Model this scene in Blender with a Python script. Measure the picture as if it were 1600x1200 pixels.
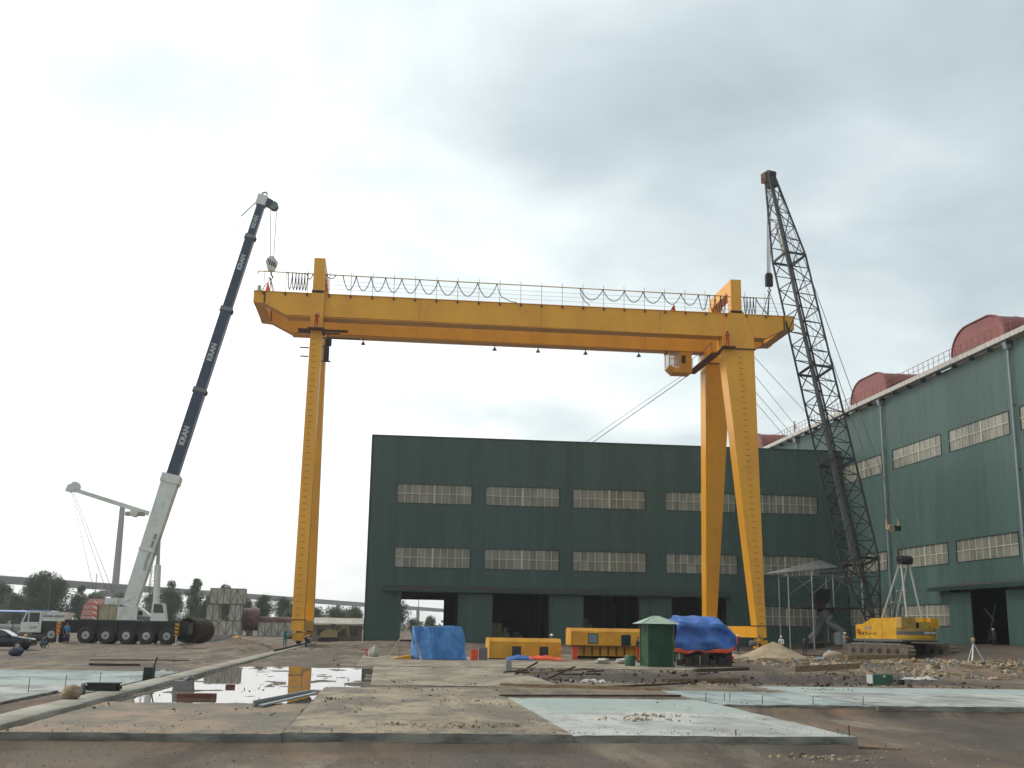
import bpy, bmesh, math, random
from mathutils import Vector, Matrix, Quaternion, noise as mnoise
random.seed(7)
rad = math.radians
scn = bpy.context.scene
for o in list(bpy.data.objects): bpy.data.objects.remove(o)
COL = scn.collection

# ---------------------------------------------------------------- camera
cam_d = bpy.data.cameras.new('camera'); cam = bpy.data.objects.new('camera', cam_d); COL.objects.link(cam)
pitch, yaw, roll = rad(12.37), rad(6.33), rad(-.96)
fw = Vector((math.sin(yaw)*math.cos(pitch), math.cos(yaw)*math.cos(pitch), math.sin(pitch)))
r0 = Vector((math.cos(yaw), -math.sin(yaw), 0)); u0 = r0.cross(fw)
rr = r0*math.cos(roll)-u0*math.sin(roll); uu = r0*math.sin(roll)+u0*math.cos(roll)
cam.matrix_world = Matrix(((rr.x, uu.x, -fw.x, 0), (rr.y, uu.y, -fw.y, 0), (rr.z, uu.z, -fw.z, 2.0), (0, 0, 0, 1)))
cam_d.sensor_width = 36; cam_d.lens = 1740/1600*36; cam_d.clip_start = .1; cam_d.clip_end = 9000
scn.camera = cam

# ---------------------------------------------------------------- world: overcast sky over a Nishita sky
SUN_AZ = rad(-62)      # clockwise from +Y (the direction away from the camera)
SUN_EL = rad(46)
SUN_DIR = Vector((math.sin(SUN_AZ)*math.cos(SUN_EL), math.cos(SUN_AZ)*math.cos(SUN_EL), math.sin(SUN_EL)))
wd = bpy.data.worlds.new('World'); scn.world = wd; wd.use_nodes = True
wn, wl = wd.node_tree.nodes, wd.node_tree.links; wn.clear()
def wnode(t, **k):
    n = wn.new(t)
    for a, b in k.items(): setattr(n, a, b)
    return n
def wmath(op, a, b=None, c=None):
    n = wnode('ShaderNodeMath', operation=op)
    for i, s in enumerate((a, b, c)):
        if s is None: continue
        if isinstance(s, (int, float)): n.inputs[i].default_value = s
        else: wl.new(s, n.inputs[i])
    return n.outputs[0]
sky = wnode('ShaderNodeTexSky', sky_type='NISHITA'); sky.sun_disc = False
sky.sun_elevation = SUN_EL; sky.sun_rotation = SUN_AZ % (2*math.pi); sky.air_density = 1.3; sky.dust_density = 3
tc = wnode('ShaderNodeTexCoord'); sp = wnode('ShaderNodeSeparateXYZ'); wl.new(tc.outputs['Generated'], sp.inputs[0])
zz = wmath('ADD', wmath('MAXIMUM', sp.outputs[2], 0.0), .22)
cb = wnode('ShaderNodeCombineXYZ')
wl.new(wmath('DIVIDE', sp.outputs[0], zz), cb.inputs[0]); wl.new(wmath('DIVIDE', sp.outputs[1], zz), cb.inputs[1]); cb.inputs[2].default_value = 5.1
def wnoise(scale, det, rough, dist):
    t = wnode('ShaderNodeTexNoise'); t.inputs['Scale'].default_value = scale; t.inputs['Detail'].default_value = det; t.inputs['Roughness'].default_value = rough; t.inputs['Distortion'].default_value = dist
    wl.new(cb.outputs[0], t.inputs['Vector']); return wmath('SUBTRACT', t.outputs['Fac'], .5)
dot = wnode('ShaderNodeVectorMath', operation='DOT_PRODUCT'); wl.new(tc.outputs['Generated'], dot.inputs[0]); dot.inputs[1].default_value = Vector((SUN_DIR.x, SUN_DIR.y, 0)).normalized()
val = wmath('ADD', wmath('MULTIPLY', dot.outputs['Value'], .62), .475)
val = wmath('ADD', val, wmath('MULTIPLY', wnoise(1.15, 4, .45, .3), 1.05))
val = wmath('ADD', val, wmath('MULTIPLY', wnoise(3.4, 5, .5, .25), .46))
horiz = wmath('MULTIPLY', wmath('POWER', wmath('SUBTRACT', 1.0, wmath('MINIMUM', wmath('MAXIMUM', sp.outputs[2], 0.0), 1.0)), 3.0), .14)
val = wmath('ADD', val, horiz)
cr = wnode('ShaderNodeValToRGB'); wl.new(val, cr.inputs[0])
e = cr.color_ramp.elements
e[0].position = .34; e[0].color = (.42, .50, .535, 1)
e[1].position = .92; e[1].color = (1.22, 1.23, 1.21, 1)
m_ = e.new(.52); m_.color = (.57, .655, .69, 1)
m_ = e.new(.70); m_.color = (.82, .90, .91, 1)
sc = wnode('ShaderNodeVectorMath', operation='SCALE'); wl.new(cr.outputs[0], sc.inputs[0]); sc.inputs['Scale'].default_value = 10.0
mx = wnode('ShaderNodeMixRGB'); mx.inputs[0].default_value = .93; wl.new(sky.outputs[0], mx.inputs[1]); wl.new(sc.outputs[0], mx.inputs[2])
bg = wnode('ShaderNodeBackground'); bg.inputs[1].default_value = .1; wl.new(mx.outputs[0], bg.inputs[0])
wo = wnode('ShaderNodeOutputWorld'); wl.new(bg.outputs[0], wo.inputs[0])

sun_d = bpy.data.lights.new('sun', 'SUN'); sun = bpy.data.objects.new('sun', sun_d); COL.objects.link(sun)
sun_d.energy = 1.5; sun_d.angle = rad(14); sun_d.color = (1, .95, .87)
sun.rotation_euler = (-SUN_DIR).to_track_quat('-Z', 'Y').to_euler()
scn.view_settings.view_transform = 'Standard'; scn.view_settings.look = 'None'
scn.view_settings.exposure = 0.22; scn.view_settings.gamma = 1; scn.view_settings.use_curve_mapping = False
scn.render.engine = 'CYCLES'

# ---------------------------------------------------------------- materials
def lin(r, g, b):
    return tuple(((c/255)/12.92 if c <= 10 else ((c/255+.055)/1.055)**2.4) for c in (r, g, b))
MATS = {}
def mat(name, col, rough=.6, metal=0., col2=None, var=.2, scale=.6, stretch=(1, 1, 1), bump=0., bscale=12., rnd=0., lo=.38, hi=.64,
        spots=None, spot_scale=3., spot_amt=.6, alpha=1., trans=0., spec=.5, detail=6):
    m = bpy.data.materials.new(name); m.use_nodes = True; n, l = m.node_tree.nodes, m.node_tree.links
    b = n['Principled BSDF']; b.inputs['Roughness'].default_value = rough; b.inputs['Metallic'].default_value = metal
    b.inputs['Alpha'].default_value = alpha; b.inputs['Specular IOR Level'].default_value = spec
    if trans: b.inputs['Transmission Weight'].default_value = trans
    if col2 is None: col2 = tuple(c*(1-var) for c in col)
    g = n.new('ShaderNodeNewGeometry'); mp = n.new('ShaderNodeMapping'); mp.inputs['Scale'].default_value = [s*scale for s in stretch]
    l.new(g.outputs['Position'], mp.inputs[0])
    tx = n.new('ShaderNodeTexNoise'); tx.inputs['Scale'].default_value = 1; tx.inputs['Detail'].default_value = detail; tx.inputs['Roughness'].default_value = .62
    l.new(mp.outputs[0], tx.inputs['Vector'])
    rp = n.new('ShaderNodeValToRGB'); rp.color_ramp.elements[0].position = lo; rp.color_ramp.elements[1].position = hi
    rp.color_ramp.elements[0].color = (*col2, 1); rp.color_ramp.elements[1].color = (*col, 1)
    l.new(tx.outputs['Fac'], rp.inputs[0]); out = rp.outputs[0]
    if spots:
        t2 = n.new('ShaderNodeTexNoise'); t2.inputs['Scale'].default_value = spot_scale; t2.inputs['Detail'].default_value = 8; t2.inputs['Roughness'].default_value = .7
        l.new(g.outputs['Position'], t2.inputs['Vector'])
        r2 = n.new('ShaderNodeValToRGB'); r2.color_ramp.elements[0].position = .52; r2.color_ramp.elements[1].position = .66
        r2.color_ramp.elements[0].color = (0, 0, 0, 1); r2.color_ramp.elements[1].color = (spot_amt,)*3+(1,)
        l.new(t2.outputs['Fac'], r2.inputs[0])
        x = n.new('ShaderNodeMixRGB'); l.new(r2.outputs[0], x.inputs[0]); l.new(out, x.inputs[1]); x.inputs[2].default_value = (*spots, 1); out = x.outputs[0]
    if rnd:
        oi = n.new('ShaderNodeObjectInfo'); mr = n.new('ShaderNodeMapRange'); mr.inputs[3].default_value = 1-rnd; mr.inputs[4].default_value = 1+rnd
        l.new(oi.outputs['Random'], mr.inputs[0])
        x = n.new('ShaderNodeVectorMath'); x.operation = 'SCALE'; l.new(out, x.inputs[0]); l.new(mr.outputs[0], x.inputs['Scale']); out = x.outputs[0]
    l.new(out, b.inputs['Base Color'])
    if bump:
        t3 = n.new('ShaderNodeTexNoise'); t3.inputs['Scale'].default_value = bscale; t3.inputs['Detail'].default_value = 6
        l.new(g.outputs['Position'], t3.inputs['Vector'])
        bp = n.new('ShaderNodeBump'); bp.inputs['Strength'].default_value = bump; bp.inputs['Distance'].default_value = .05
        l.new(t3.outputs['Fac'], bp.inputs['Height']); l.new(bp.outputs[0], b.inputs['Normal'])
    MATS[name] = m; return m
Y_ = lin(236, 168, 38)
mat('yellow_paint', Y_, .42, col2=lin(224, 156, 36), scale=.35, stretch=(1, 1, .35), spots=lin(190, 128, 44), spot_scale=.5, spot_amt=.3)
mat('yellow_plain', lin(218, 158, 34), .45, col2=lin(198, 136, 30), scale=.8, spots=lin(140, 96, 45), spot_scale=1.5, spot_amt=.35)
mat('crawler_yellow', lin(232, 178, 22), .42, col2=lin(214, 158, 24), scale=1.2, spots=lin(150, 115, 50), spot_scale=2.2, spot_amt=.4)
mat('crawler_cream', lin(206, 170, 84), .5, col2=lin(176, 140, 70), scale=1.0, spots=lin(120, 95, 55), spot_scale=2.2, spot_amt=.5)
mat('rust_seam', lin(105, 68, 36), .8, var=.3)
mat('green_cladding', lin(70, 97, 90), .45, col2=lin(59, 85, 78), scale=.9, stretch=(1, 1, .06), rnd=.05, spots=lin(74, 96, 90), spot_scale=.18, spot_amt=.45)
mat('green_wall', lin(78, 106, 100), .45, col2=lin(68, 95, 88), scale=.8, stretch=(1, 1, .06), rnd=.04, spots=lin(84, 106, 100), spot_scale=.15, spot_amt=.4)
mat('green_trim', lin(44, 68, 62), .5, var=.2)
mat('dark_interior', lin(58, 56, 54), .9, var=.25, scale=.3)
mat('interior_steel', lin(92, 88, 84), .7, var=.3)
mat('polycarbonate', lin(160, 159, 148), .32, col2=lin(130, 129, 119), scale=.35, stretch=(2.2, 2.2, .5), rnd=.16, alpha=.86)
mat('window_frame', lin(206, 204, 178), .5, var=.15)
mat('canopy_dark', lin(48, 62, 56), .7, col2=lin(84, 58, 52), scale=.25, lo=.3, hi=.55)
mat('gutter', lin(196, 192, 184), .5, var=.2, scale=1.5)
mat('galvanised', lin(150, 158, 160), .45, metal=.4, var=.2)
mat('vent_red', lin(122, 62, 58), .6, col2=lin(102, 54, 50), scale=.4, rnd=.03)
mat('vent_end', lin(140, 82, 78), .6, col2=lin(122, 68, 66), scale=.3)
mat('rust_rail', lin(158, 98, 62), .7, var=.2)
mat('white_paint', lin(222, 223, 216), .45, col2=lin(206, 207, 198), scale=.7, spots=lin(150, 140, 122), spot_scale=1.6, spot_amt=.3)
mat('beige_paint', lin(178, 168, 138), .55, col2=lin(150, 138, 108), scale=.8)
mat('boom_dark', lin(54, 60, 86), .4, col2=lin(44, 52, 70), scale=.3, spots=lin(96, 100, 96), spot_scale=1.4, spot_amt=.25)
mat('black_steel', lin(38, 39, 39), .6, var=.25, spots=lin(70, 64, 56), spot_scale=2., spot_amt=.35)
mat('ochre_rail', lin(196, 164, 92), .6, var=.2)
mat('mud_track', lin(124, 110, 94), .9, col2=lin(92, 82, 70), scale=2)
mat('rag_white', lin(190, 188, 182), .7, col2=lin(150, 146, 138), scale=3)
mat('rung', lin(176, 112, 46), .7, var=.1)
mat('faded_red', lin(214, 128, 112), .6, col2=lin(196, 160, 148), scale=1.2)
mat('form_face', lin(140, 137, 127), .85, col2=lin(84, 83, 78), scale=.9, stretch=(1, 1, 3.), bump=.4, bscale=9, spots=lin(128, 116, 98), spot_scale=2.2, spot_amt=.5)
mat('black', lin(24, 24, 25), .55, var=.2)
mat('tyre', lin(40, 39, 38), .85, col2=lin(62, 56, 48), scale=2.5)
mat('grey_steel', lin(120, 122, 120), .5, var=.3, metal=.2)
mat('light_steel', lin(186, 188, 184), .5, var=.2)
mat('rope', lin(78, 80, 82), .6, var=.1)
mat('cable', lin(34, 34, 36), .6, var=.1)
mat('red_paint', lin(196, 40, 34), .5, var=.25)
mat('orange_red', lin(236, 84, 40), .6, var=.2)
mat('glass_dark', lin(40, 48, 52), .08, var=.1, spec=.7)
mat('cab_glass', lin(150, 165, 172), .08, var=.1, alpha=.4)
mat('glass_blue', lin(120, 138, 148), .1, var=.15, spec=.7)
mat('tarp_blue', lin(76, 138, 200), .5, col2=lin(60, 116, 180), scale=1.3, spots=lin(142, 172, 204), spot_scale=2.4, spot_amt=.4, bump=.5, bscale=3)
mat('tarp_navy', lin(66, 110, 182), .48, col2=lin(52, 92, 160), scale=.9, spots=lin(104, 130, 188), spot_scale=1.7, spot_amt=.3, bump=.6, bscale=2.5)
mat('tarp_orange', lin(232, 92, 48), .55, col2=lin(204, 72, 40), scale=1.5, bump=.4, bscale=4)
mat('booth_green', lin(54, 98, 72), .5, col2=lin(44, 84, 60), scale=1.2, spots=lin(84, 112, 88), spot_scale=2., spot_amt=.3)
mat('booth_roof', lin(158, 176, 158), .6, col2=lin(138, 158, 140), scale=1.5)
mat('concrete', lin(160, 155, 142), .85, col2=lin(132, 126, 112), scale=.5, bump=.3, bscale=14, spots=lin(118, 106, 88), spot_scale=.9, spot_amt=.5)
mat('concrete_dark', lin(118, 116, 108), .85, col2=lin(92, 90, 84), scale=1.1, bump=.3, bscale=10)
mat('block_grey', lin(142, 140, 134), .85, var=.2, scale=3, bump=.3)
mat('wood', lin(150, 124, 92), .8, col2=lin(112, 90, 66), scale=2.5, stretch=(1, 4, 4), rnd=.2)
mat('wood_dark', lin(86, 66, 52), .85, col2=lin(60, 48, 40), scale=2.5, rnd=.2)
mat('wood_red', lin(126, 80, 70), .8, col2=lin(100, 62, 54), scale=3)
mat('sand', lin(166, 148, 122), .95, col2=lin(142, 124, 100), scale=1.2, bump=.5, bscale=18)
mat('plastic_white', lin(222, 222, 220), .5, var=.12, scale=3)
mat('crate_wrap', lin(196, 190, 178), .75, col2=lin(170, 164, 152), scale=.9, rnd=.06)
mat('crate_frame', lin(132, 120, 108), .7, var=.25)
mat('rust_pipe', lin(128, 88, 84), .7, col2=lin(96, 68, 64), scale=.7)
mat('rust_dark', lin(64, 50, 46), .8, var=.3)
mat('bridge_concrete', lin(112, 113, 114), .8, var=.12, scale=.05)
mat('bark', lin(92, 80, 66), .9, var=.3, scale=2)
mat('skin', lin(164, 116, 88), .6, var=.05)
for nm, c in dict(cloth_blue=(70, 92, 130), cloth_navy=(52, 60, 84), cloth_teal=(40, 110, 118), cloth_grey=(140, 142, 144), cloth_yellow=(212, 158, 44), cloth_white=(210, 206, 196),
                  cloth_pink=(200, 80, 110), cloth_tan=(186, 150, 118), cloth_dark=(48, 48, 52), cloth_red=(196, 48, 40), cloth_lightblue=(92, 142, 186), hair=(28, 24, 22), helmet_white=(228, 228, 224), helmet_yellow=(224, 172, 40), helmet_blue=(70, 90, 140)).items():
    mat(nm, lin(*c), .8, var=.15, scale=6)
def leafmat(name, c1, c2):
    m = bpy.data.materials.new(name); m.use_nodes = True; n, l = m.node_tree.nodes, m.node_tree.links; b = n['Principled BSDF']
    g = n.new('ShaderNodeNewGeometry'); t = n.new('ShaderNodeTexNoise'); t.inputs['Scale'].default_value = .55; t.inputs['Detail'].default_value = 3
    l.new(g.outputs['Position'], t.inputs['Vector']); mr = n.new('ShaderNodeMath'); mr.operation = 'MULTIPLY_ADD'; l.new(g.outputs['Random Per Island'], mr.inputs[0]); mr.inputs[1].default_value = .5; l.new(t.outputs['Fac'], mr.inputs[2])
    rp = n.new('ShaderNodeValToRGB'); rp.color_ramp.elements[0].position = .3; rp.color_ramp.elements[1].position = .95
    rp.color_ramp.elements[0].color = (*c1, 1); rp.color_ramp.elements[1].color = (*c2, 1); l.new(mr.outputs[0], rp.inputs[0])
    l.new(rp.outputs[0], b.inputs['Base Color']); b.inputs['Roughness'].default_value = .6
    tr = n.new('ShaderNodeBsdfTranslucent'); l.new(rp.outputs[0], tr.inputs[0]); ms = n.new('ShaderNodeMixShader'); ms.inputs[0].default_value = .25
    l.new(b.outputs[0], ms.inputs[1]); l.new(tr.outputs[0], ms.inputs[2]); l.new(ms.outputs[0], n['Material Output'].inputs[0]); MATS[name] = m
leafmat('leaf_dark', (.03, .06, .025), (.08, .13, .05))
leafmat('leaf_mid', (.045, .075, .03), (.11, .15, .06))

# ---------------------------------------------------------------- object helpers
OFF = Vector((0, 0, 0)); ROOT = None
def tag(o, label=None, cat=None, group=None, kind=None):
    for k, v in (('label', label), ('category', cat), ('group', group), ('kind', kind)):
        if v: o[k] = v
    return o
def thing(name, label, cat, loc=(0, 0, 0), rz=0., world=True, group=None):
    """An Empty at the thing's base; parts are then written in world coordinates (world=True) or in its own."""
    global OFF, ROOT
    o = bpy.data.objects.new(name, None); COL.objects.link(o); o.empty_display_size = .5
    o.location = loc; o.rotation_euler = (0, 0, rz); tag(o, label, cat, group)
    OFF = Vector(loc) if world else Vector((0, 0, 0)); ROOT = o
    return o
class MB:
    def __init__(s): s.v = []; s.f = []
    def add(s, vs, fs):
        k = len(s.v); s.v += [tuple(p) for p in vs]; s.f += [tuple(i+k for i in f) for f in fs]; return s
    def box(s, x0, x1, y0, y1, z0, z1):
        return s.add([(x0, y0, z0), (x1, y0, z0), (x1, y1, z0), (x0, y1, z0), (x0, y0, z1), (x1, y0, z1), (x1, y1, z1), (x0, y1, z1)],
                     [(3, 2, 1, 0), (4, 5, 6, 7), (0, 1, 5, 4), (1, 2, 6, 5), (2, 3, 7, 6), (3, 0, 4, 7)])
    def loft(s, rings, cap=True, closed=False):
        n = len(rings[0]); fs = []; vs = [p for r in rings for p in r]; m = len(rings)
        for a in range(m if closed else m-1):
            b = (a+1) % m
            for i in range(n): fs.append((a*n+i, a*n+(i+1) % n, b*n+(i+1) % n, b*n+i))
        if cap and not closed: fs += [tuple(range(n))[::-1], tuple(range((m-1)*n, m*n))]
        return s.add(vs, fs)
    def prism(s, poly, axis, c0, c1):
        def P(a, b, c): return {'x': (c, a, b), 'y': (a, c, b), 'z': (a, b, c)}[axis]
        return s.loft([[P(a, b, c0) for a, b in poly], [P(a, b, c1) for a, b in poly]])
    def frame(s, d):
        d = Vector(d).normalized(); u = Vector((0, 0, 1)) if abs(d.z) < .95 else Vector((0, 1, 0))
        a = d.cross(u).normalized(); return a, a.cross(d).normalized()
    def tube(s, p0, p1, ra, rb=None, n=10):
        rb = ra if rb is None else rb; p0, p1 = Vector(p0), Vector(p1); a, b = s.frame(p1-p0)
        ring = lambda p, r: [p+a*r*math.cos(2*math.pi*i/n)+b*r*math.sin(2*math.pi*i/n) for i in range(n)]
        return s.loft([ring(p0, ra), ring(p1, rb)])
    def path(s, pts, r, n=6):
        pts = [Vector(p) for p in pts]; rings = []
        for i, p in enumerate(pts):
            d = pts[min(i+1, len(pts)-1)]-pts[max(i-1, 0)]; a, b = s.frame(d)
            q = r[i] if isinstance(r, (list, tuple)) else r
            rings.append([p+a*q*math.cos(2*math.pi*k/n)+b*q*math.sin(2*math.pi*k/n) for k in range(n)])
        return s.loft(rings)
    def beam(s, p0, p1, w0, h0, w1=None, h1=None, side=(0, 1, 0)):
        """box section: w across `side`, h across the other way"""
        w1 = w0 if w1 is None else w1; h1 = h0 if h1 is None else h1
        p0, p1 = Vector(p0), Vector(p1); d = (p1-p0).normalized(); sd = Vector(side); sd = (sd-d*sd.dot(d)).normalized(); up = d.cross(sd)
        ring = lambda p, w, h: [p+sd*(a*w/2)+up*(b*h/2) for a, b in ((-1, -1), (1, -1), (1, 1), (-1, 1))]
        return s.loft([ring(p0, w0, h0), ring(p1, w1, h1)])
    def lathe(s, prof, c=(0, 0, 0), axis='z', n=16):
        rings = []
        for r, z in prof:
            rg = []
            for i in range(n):
                a = 2*math.pi*i/n; x, y = r*math.cos(a), r*math.sin(a)
                rg.append(Vector(c)+Vector({'z': (x, y, z), 'y': (x, z, y), 'x': (z, x, y)}[axis]))
            rings.append(rg)
        return s.loft(rings)
    def blob(s, c, r, seed=0, n=8, m=5, jit=.2):
        rings = []; n, m = 20, 12
        for j in range(1, m):
            ph = math.pi*j/m; rg = []
            for i in range(n):
                d = Vector((math.sin(ph)*math.cos(2*math.pi*i/n), math.sin(ph)*math.sin(2*math.pi*i/n), -math.cos(ph)))
                k = 1+jit*2.2*mnoise.noise(d*1.3+Vector((seed*3.7, 0, 0)))+jit*.9*mnoise.noise(d*3.1+Vector((0, seed*2.3, 0)))+jit*.35*mnoise.noise(d*8+Vector((0, 0, seed)))
                rg.append(Vector(c)+Vector((d.x*r[0], d.y*r[1], max(-.85, d.z)*r[2]))*k)
            rings.append(rg)
        return s.loft(rings)
    def blob_low(s, c, r, seed=0, n=8, m=5, jit=.2):
        rng = random.Random(seed); rings = []
        for j in range(1, m):
            ph = math.pi*j/m
            rings.append([Vector(c)+Vector((r[0]*math.sin(ph)*math.cos(2*math.pi*i/n), r[1]*math.sin(ph)*math.sin(2*math.pi*i/n), -r[2]*math.cos(ph)))*1 + Vector([rng.uniform(-jit, jit)*r[k] for k in range(3)]) for i in range(n)])
        return s.loft(rings)
    def mesh(s, name, m, off=None, smooth=35, recalc=True):
        off = OFF if off is None else off
        me = bpy.data.meshes.new(name); me.from_pydata([(p[0]-off[0], p[1]-off[1], p[2]-off[2]) for p in s.v], [], s.f)
        if recalc:
            bm = bmesh.new(); bm.from_mesh(me); bmesh.ops.recalc_face_normals(bm, faces=bm.faces); bm.to_mesh(me); bm.free()
        if smooth:
            me.polygons.foreach_set('use_smooth', [True]*len(me.polygons)); me.set_sharp_from_angle(angle=rad(smooth))
        me.materials.append(MATS[m] if isinstance(m, str) else m); me.update(); return me
    def part(s, name, m, parent=None, label=None, smooth=35):
        o = bpy.data.objects.new(name, s.mesh(name, m, smooth=smooth)); COL.objects.link(o); o.parent = parent or ROOT
        if label: o['label'] = label
        return o
    def top(s, name, m, loc, label=None, cat=None, group=None, kind=None, smooth=35):
        """a thing (or piece of the setting) that is one mesh; world coordinates, origin at loc"""
        o = bpy.data.objects.new(name, s.mesh(name, m, off=Vector(loc), smooth=smooth)); COL.objects.link(o); o.location = loc
        return tag(o, label, cat, group, kind)
def box(*a): return MB().box(*a)
UNIT = {}
def unit(shape, m):
    k = (shape, m)
    if k not in UNIT:
        b = MB()
        if shape == 'box': b.box(-1, 1, -1, 1, 0, 1)
        elif shape == 'panel':      # ribbed sheet, 1 x 1, facing -Y
            n = 5; pts = []
            for i in range(n):
                x = i/n; pts += [(x, 0), (x+.10, 0), (x+.14, -.045), (x+.18, -.045)] if False else [(x, 0), (x+.55/n, 0), (x+.7/n, -.04), (x+.85/n, -.04)]
            pts.append((1, 0)); vs = [(x, y, z) for z in (0, 1) for x, y in pts]; q = len(pts)
            b.add(vs, [(i, i+1, q+i+1, q+i) for i in range(q-1)])
        elif shape == 'pane': b.box(0, 1, 0, .02, 0, 1)
        else: b.lathe([(1, 0), (1, 1)], n=8)
        UNIT[k] = b.mesh(shape+'_'+m, m, off=Vector((0, 0, 0)), smooth=40, recalc=(shape != 'panel'))
    return UNIT[k]
def bar(name, p0, p1, r, m, parent=None, shape='tube', r2=None):
    """one straight bar as an object of its own that shares its mesh"""
    p0, p1 = Vector(p0), Vector(p1); d = p1-p0
    o = bpy.data.objects.new(name, unit(shape, m)); COL.objects.link(o); o.parent = parent or ROOT
    o.location = p0-OFF; o.scale = (r, r if r2 is None else r2, d.length); o.rotation_mode = 'QUATERNION'; o.rotation_quaternion = Vector((0, 0, 1)).rotation_difference(d)
    return o
def put(name, me, loc, parent=None, scale=(1, 1, 1), rz=0.):
    o = bpy.data.objects.new(name, me); COL.objects.link(o); o.parent = parent or ROOT
    o.location = Vector(loc)-OFF; o.scale = scale; o.rotation_euler = (0, 0, rz); return o
def text(name, s, size, origin, xdir, ydir, m, parent=None, shear=0., bold=0., depth=.006, align='CENTER'):
    cu = bpy.data.curves.new(name, 'FONT'); cu.body = s; cu.size = size; cu.align_x = align; cu.align_y = 'CENTER'; cu.extrude = depth; cu.shear = shear; cu.offset = bold
    t = bpy.data.objects.new(name, cu); COL.objects.link(t); dg = bpy.context.evaluated_depsgraph_get()
    me = bpy.data.meshes.new_from_object(t.evaluated_get(dg)); bpy.data.objects.remove(t)
    X = Vector(xdir).normalized(); Yd = Vector(ydir).normalized(); Z = X.cross(Yd)
    me.transform(Matrix(((X.x, Yd.x, Z.x, 0), (X.y, Yd.y, Z.y, 0), (X.z, Yd.z, Z.z, 0), (0, 0, 0, 1))))
    me.materials.clear(); me.materials.append(MATS[m])
    o = bpy.data.objects.new(name, me); COL.objects.link(o); o.parent = parent or ROOT; o.location = Vector(origin)-OFF
    return o
def sag(p0, p1, drop, n=12):
    p0, p1 = Vector(p0), Vector(p1); return [p0.lerp(p1, i/n)-Vector((0, 0, drop*4*(i/n)*(1-i/n))) for i in range(n+1)]
def copy_tree(o, parent=None):
    c = o.copy(); COL.objects.link(c); c.parent = parent
    for ch in list(o.children): copy_tree(ch, c)
    return c
# ---------------------------------------------------------------- ground, slabs, water
def sst(a, b, x):
    t = max(0., min(1., (x-a)/(b-a))); return t*t*(3-2*t)
def nz(x, y, s=1., seed=0.): return mnoise.noise(Vector((x*s, y*s, seed)))
def fbm(x, y, s=1., seed=0., o=4):
    v = 0; a = 1
    for i in range(o): v += a*nz(x, y, s*2**i, seed+i*3.1); a *= .5
    return v
#       x0     x1     y0    y1    z0    top   material
SLABS = [(-6.95, -1.80, 22.25, 30.6, -.32, 0., 'slab_mud', 'mud-covered concrete slab at the left end of the front row'),
         (-1.77, 3.77, 22.3, 38.6, -.32, .02, 'slab_tan', 'wide dust-brown concrete slab in the middle of the front row'),
         (3.80, 9.55, 22.35, 34.0, -.32, .0, 'slab_new', 'pale new concrete slab with a blue-green rear half, front right'),
         (9.60, 14.1, 31.7, 38.6, -.32, .01, 'slab_blue', 'bluish new concrete slab behind the pale front slab'),
         (14.15, 30., 31.6, 42.2, -.32, .02, 'slab_white', 'long white new concrete slab running out of the right edge'),
         (-.3, 6.6, 40.6, 59.0, -.30, .0, 'slab_dust', 'dusty tan slab behind the dust-brown front slab'),
         (-1.2, 17.5, 59.2, 80.0, -.30, .015, 'slab_dust', 'broad dusty slab carrying the yellow housings and green booth'),
         (-24., -9.2, 24.2, 34.6, -.30, .05, 'slab_white', 'white slab with upright bars at the left edge'),
         (-24., -8.35, 34.75, 41.5, -.30, .0, 'slab_white', 'white slab beside the rail beam behind the dark box'),
         (-24., -8.4, 41.6, 50.0, -.30, -.01, 'slab_blue', 'bluish-white slab behind the short black post on the left')]
def in_puddle(x, y):
    return sst(-7.2, -6.6, x)*(1-sst(-1.6, -.2, x-1.1*sst(44, 54, y)))*sst(29.5, 32.5, y+.35*nz(x, y, .9, 9))*(1-sst(55, 58.5, y))
def gh(x, y):
    far = sst(60, 90, y)
    z = -.04+.035*fbm(x, y*.6, .35, 1)+.02*fbm(x, y, 1.6, 5)*(1-far)
    z += .22*far*max(0, fbm(x, y, .07, 11))
    # lower ground in front of the slabs and in the pit on the right
    pit = max(1-sst(21.9, 22.5, y), sst(9.2, 9.75, x)*(1-sst(31.2, 31.8, y)))
    z = z*(1-pit)+pit*(-.29+.03*fbm(x, y, .5, 2)+.012*fbm(x, y, 3., 4))
    c0 = max(0, 1-math.hypot((x+6.1)/1.7, (y-19.)/1.0)); z -= .07*sst(0, .6, c0)
    if x < 9.7 and 21.0 < y < 22.6: z += sst(21.1, 22.1, y)*.085*max(0, fbm(x, y, .9, 77))
    p = in_puddle(x, y)
    if p > 0: z = z*(1-p)+p*(-.075+.055*fbm(x*.8, y*.35, .9, 21)+.03*nz(x*1.1, y*.5, 2.2, 3))
    t = sst(6.5, 13, x+.3*(y-45))*(1-sst(21, 25, x))*sst(44.6, 46.2, y-.05*x)*(1-sst(53.5, 56, y))
    z -= .45*t
    # spoil heaps on the right and along the wall
    z += sst(23, 30, x)*sst(52, 60, y)*(1-sst(66, 84, y))*(.30+.28*fbm(x, y, .3, 8))
    z += 1.15*sst(47, 56, x)*sst(80, 92, y)*(1+.3*fbm(x, y, .3, 18))
    z += .35*sst(-14, -10, x)*(1-sst(-9.3, -8.6, x))*sst(66, 80, y)*(1-sst(96, 104, y))
    z += .3*sst(118, 131, y)*(1-sst(150, 170, y))*sst(-6, 2, x)
    for s in SLABS:
        if s[0]+.12 < x < s[1]-.12 and s[2]+.12 < y < s[3]-.12: z = min(z, -.16)
        elif s[0]-.03 < x < s[1]+.03 and s[2]-.03 < y < s[3]+.03: z = min(z, s[5]-.05)
    if -7.95 < x < -6.95 and 10 < y < 106: z = min(z, -.05)
    return z
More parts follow.
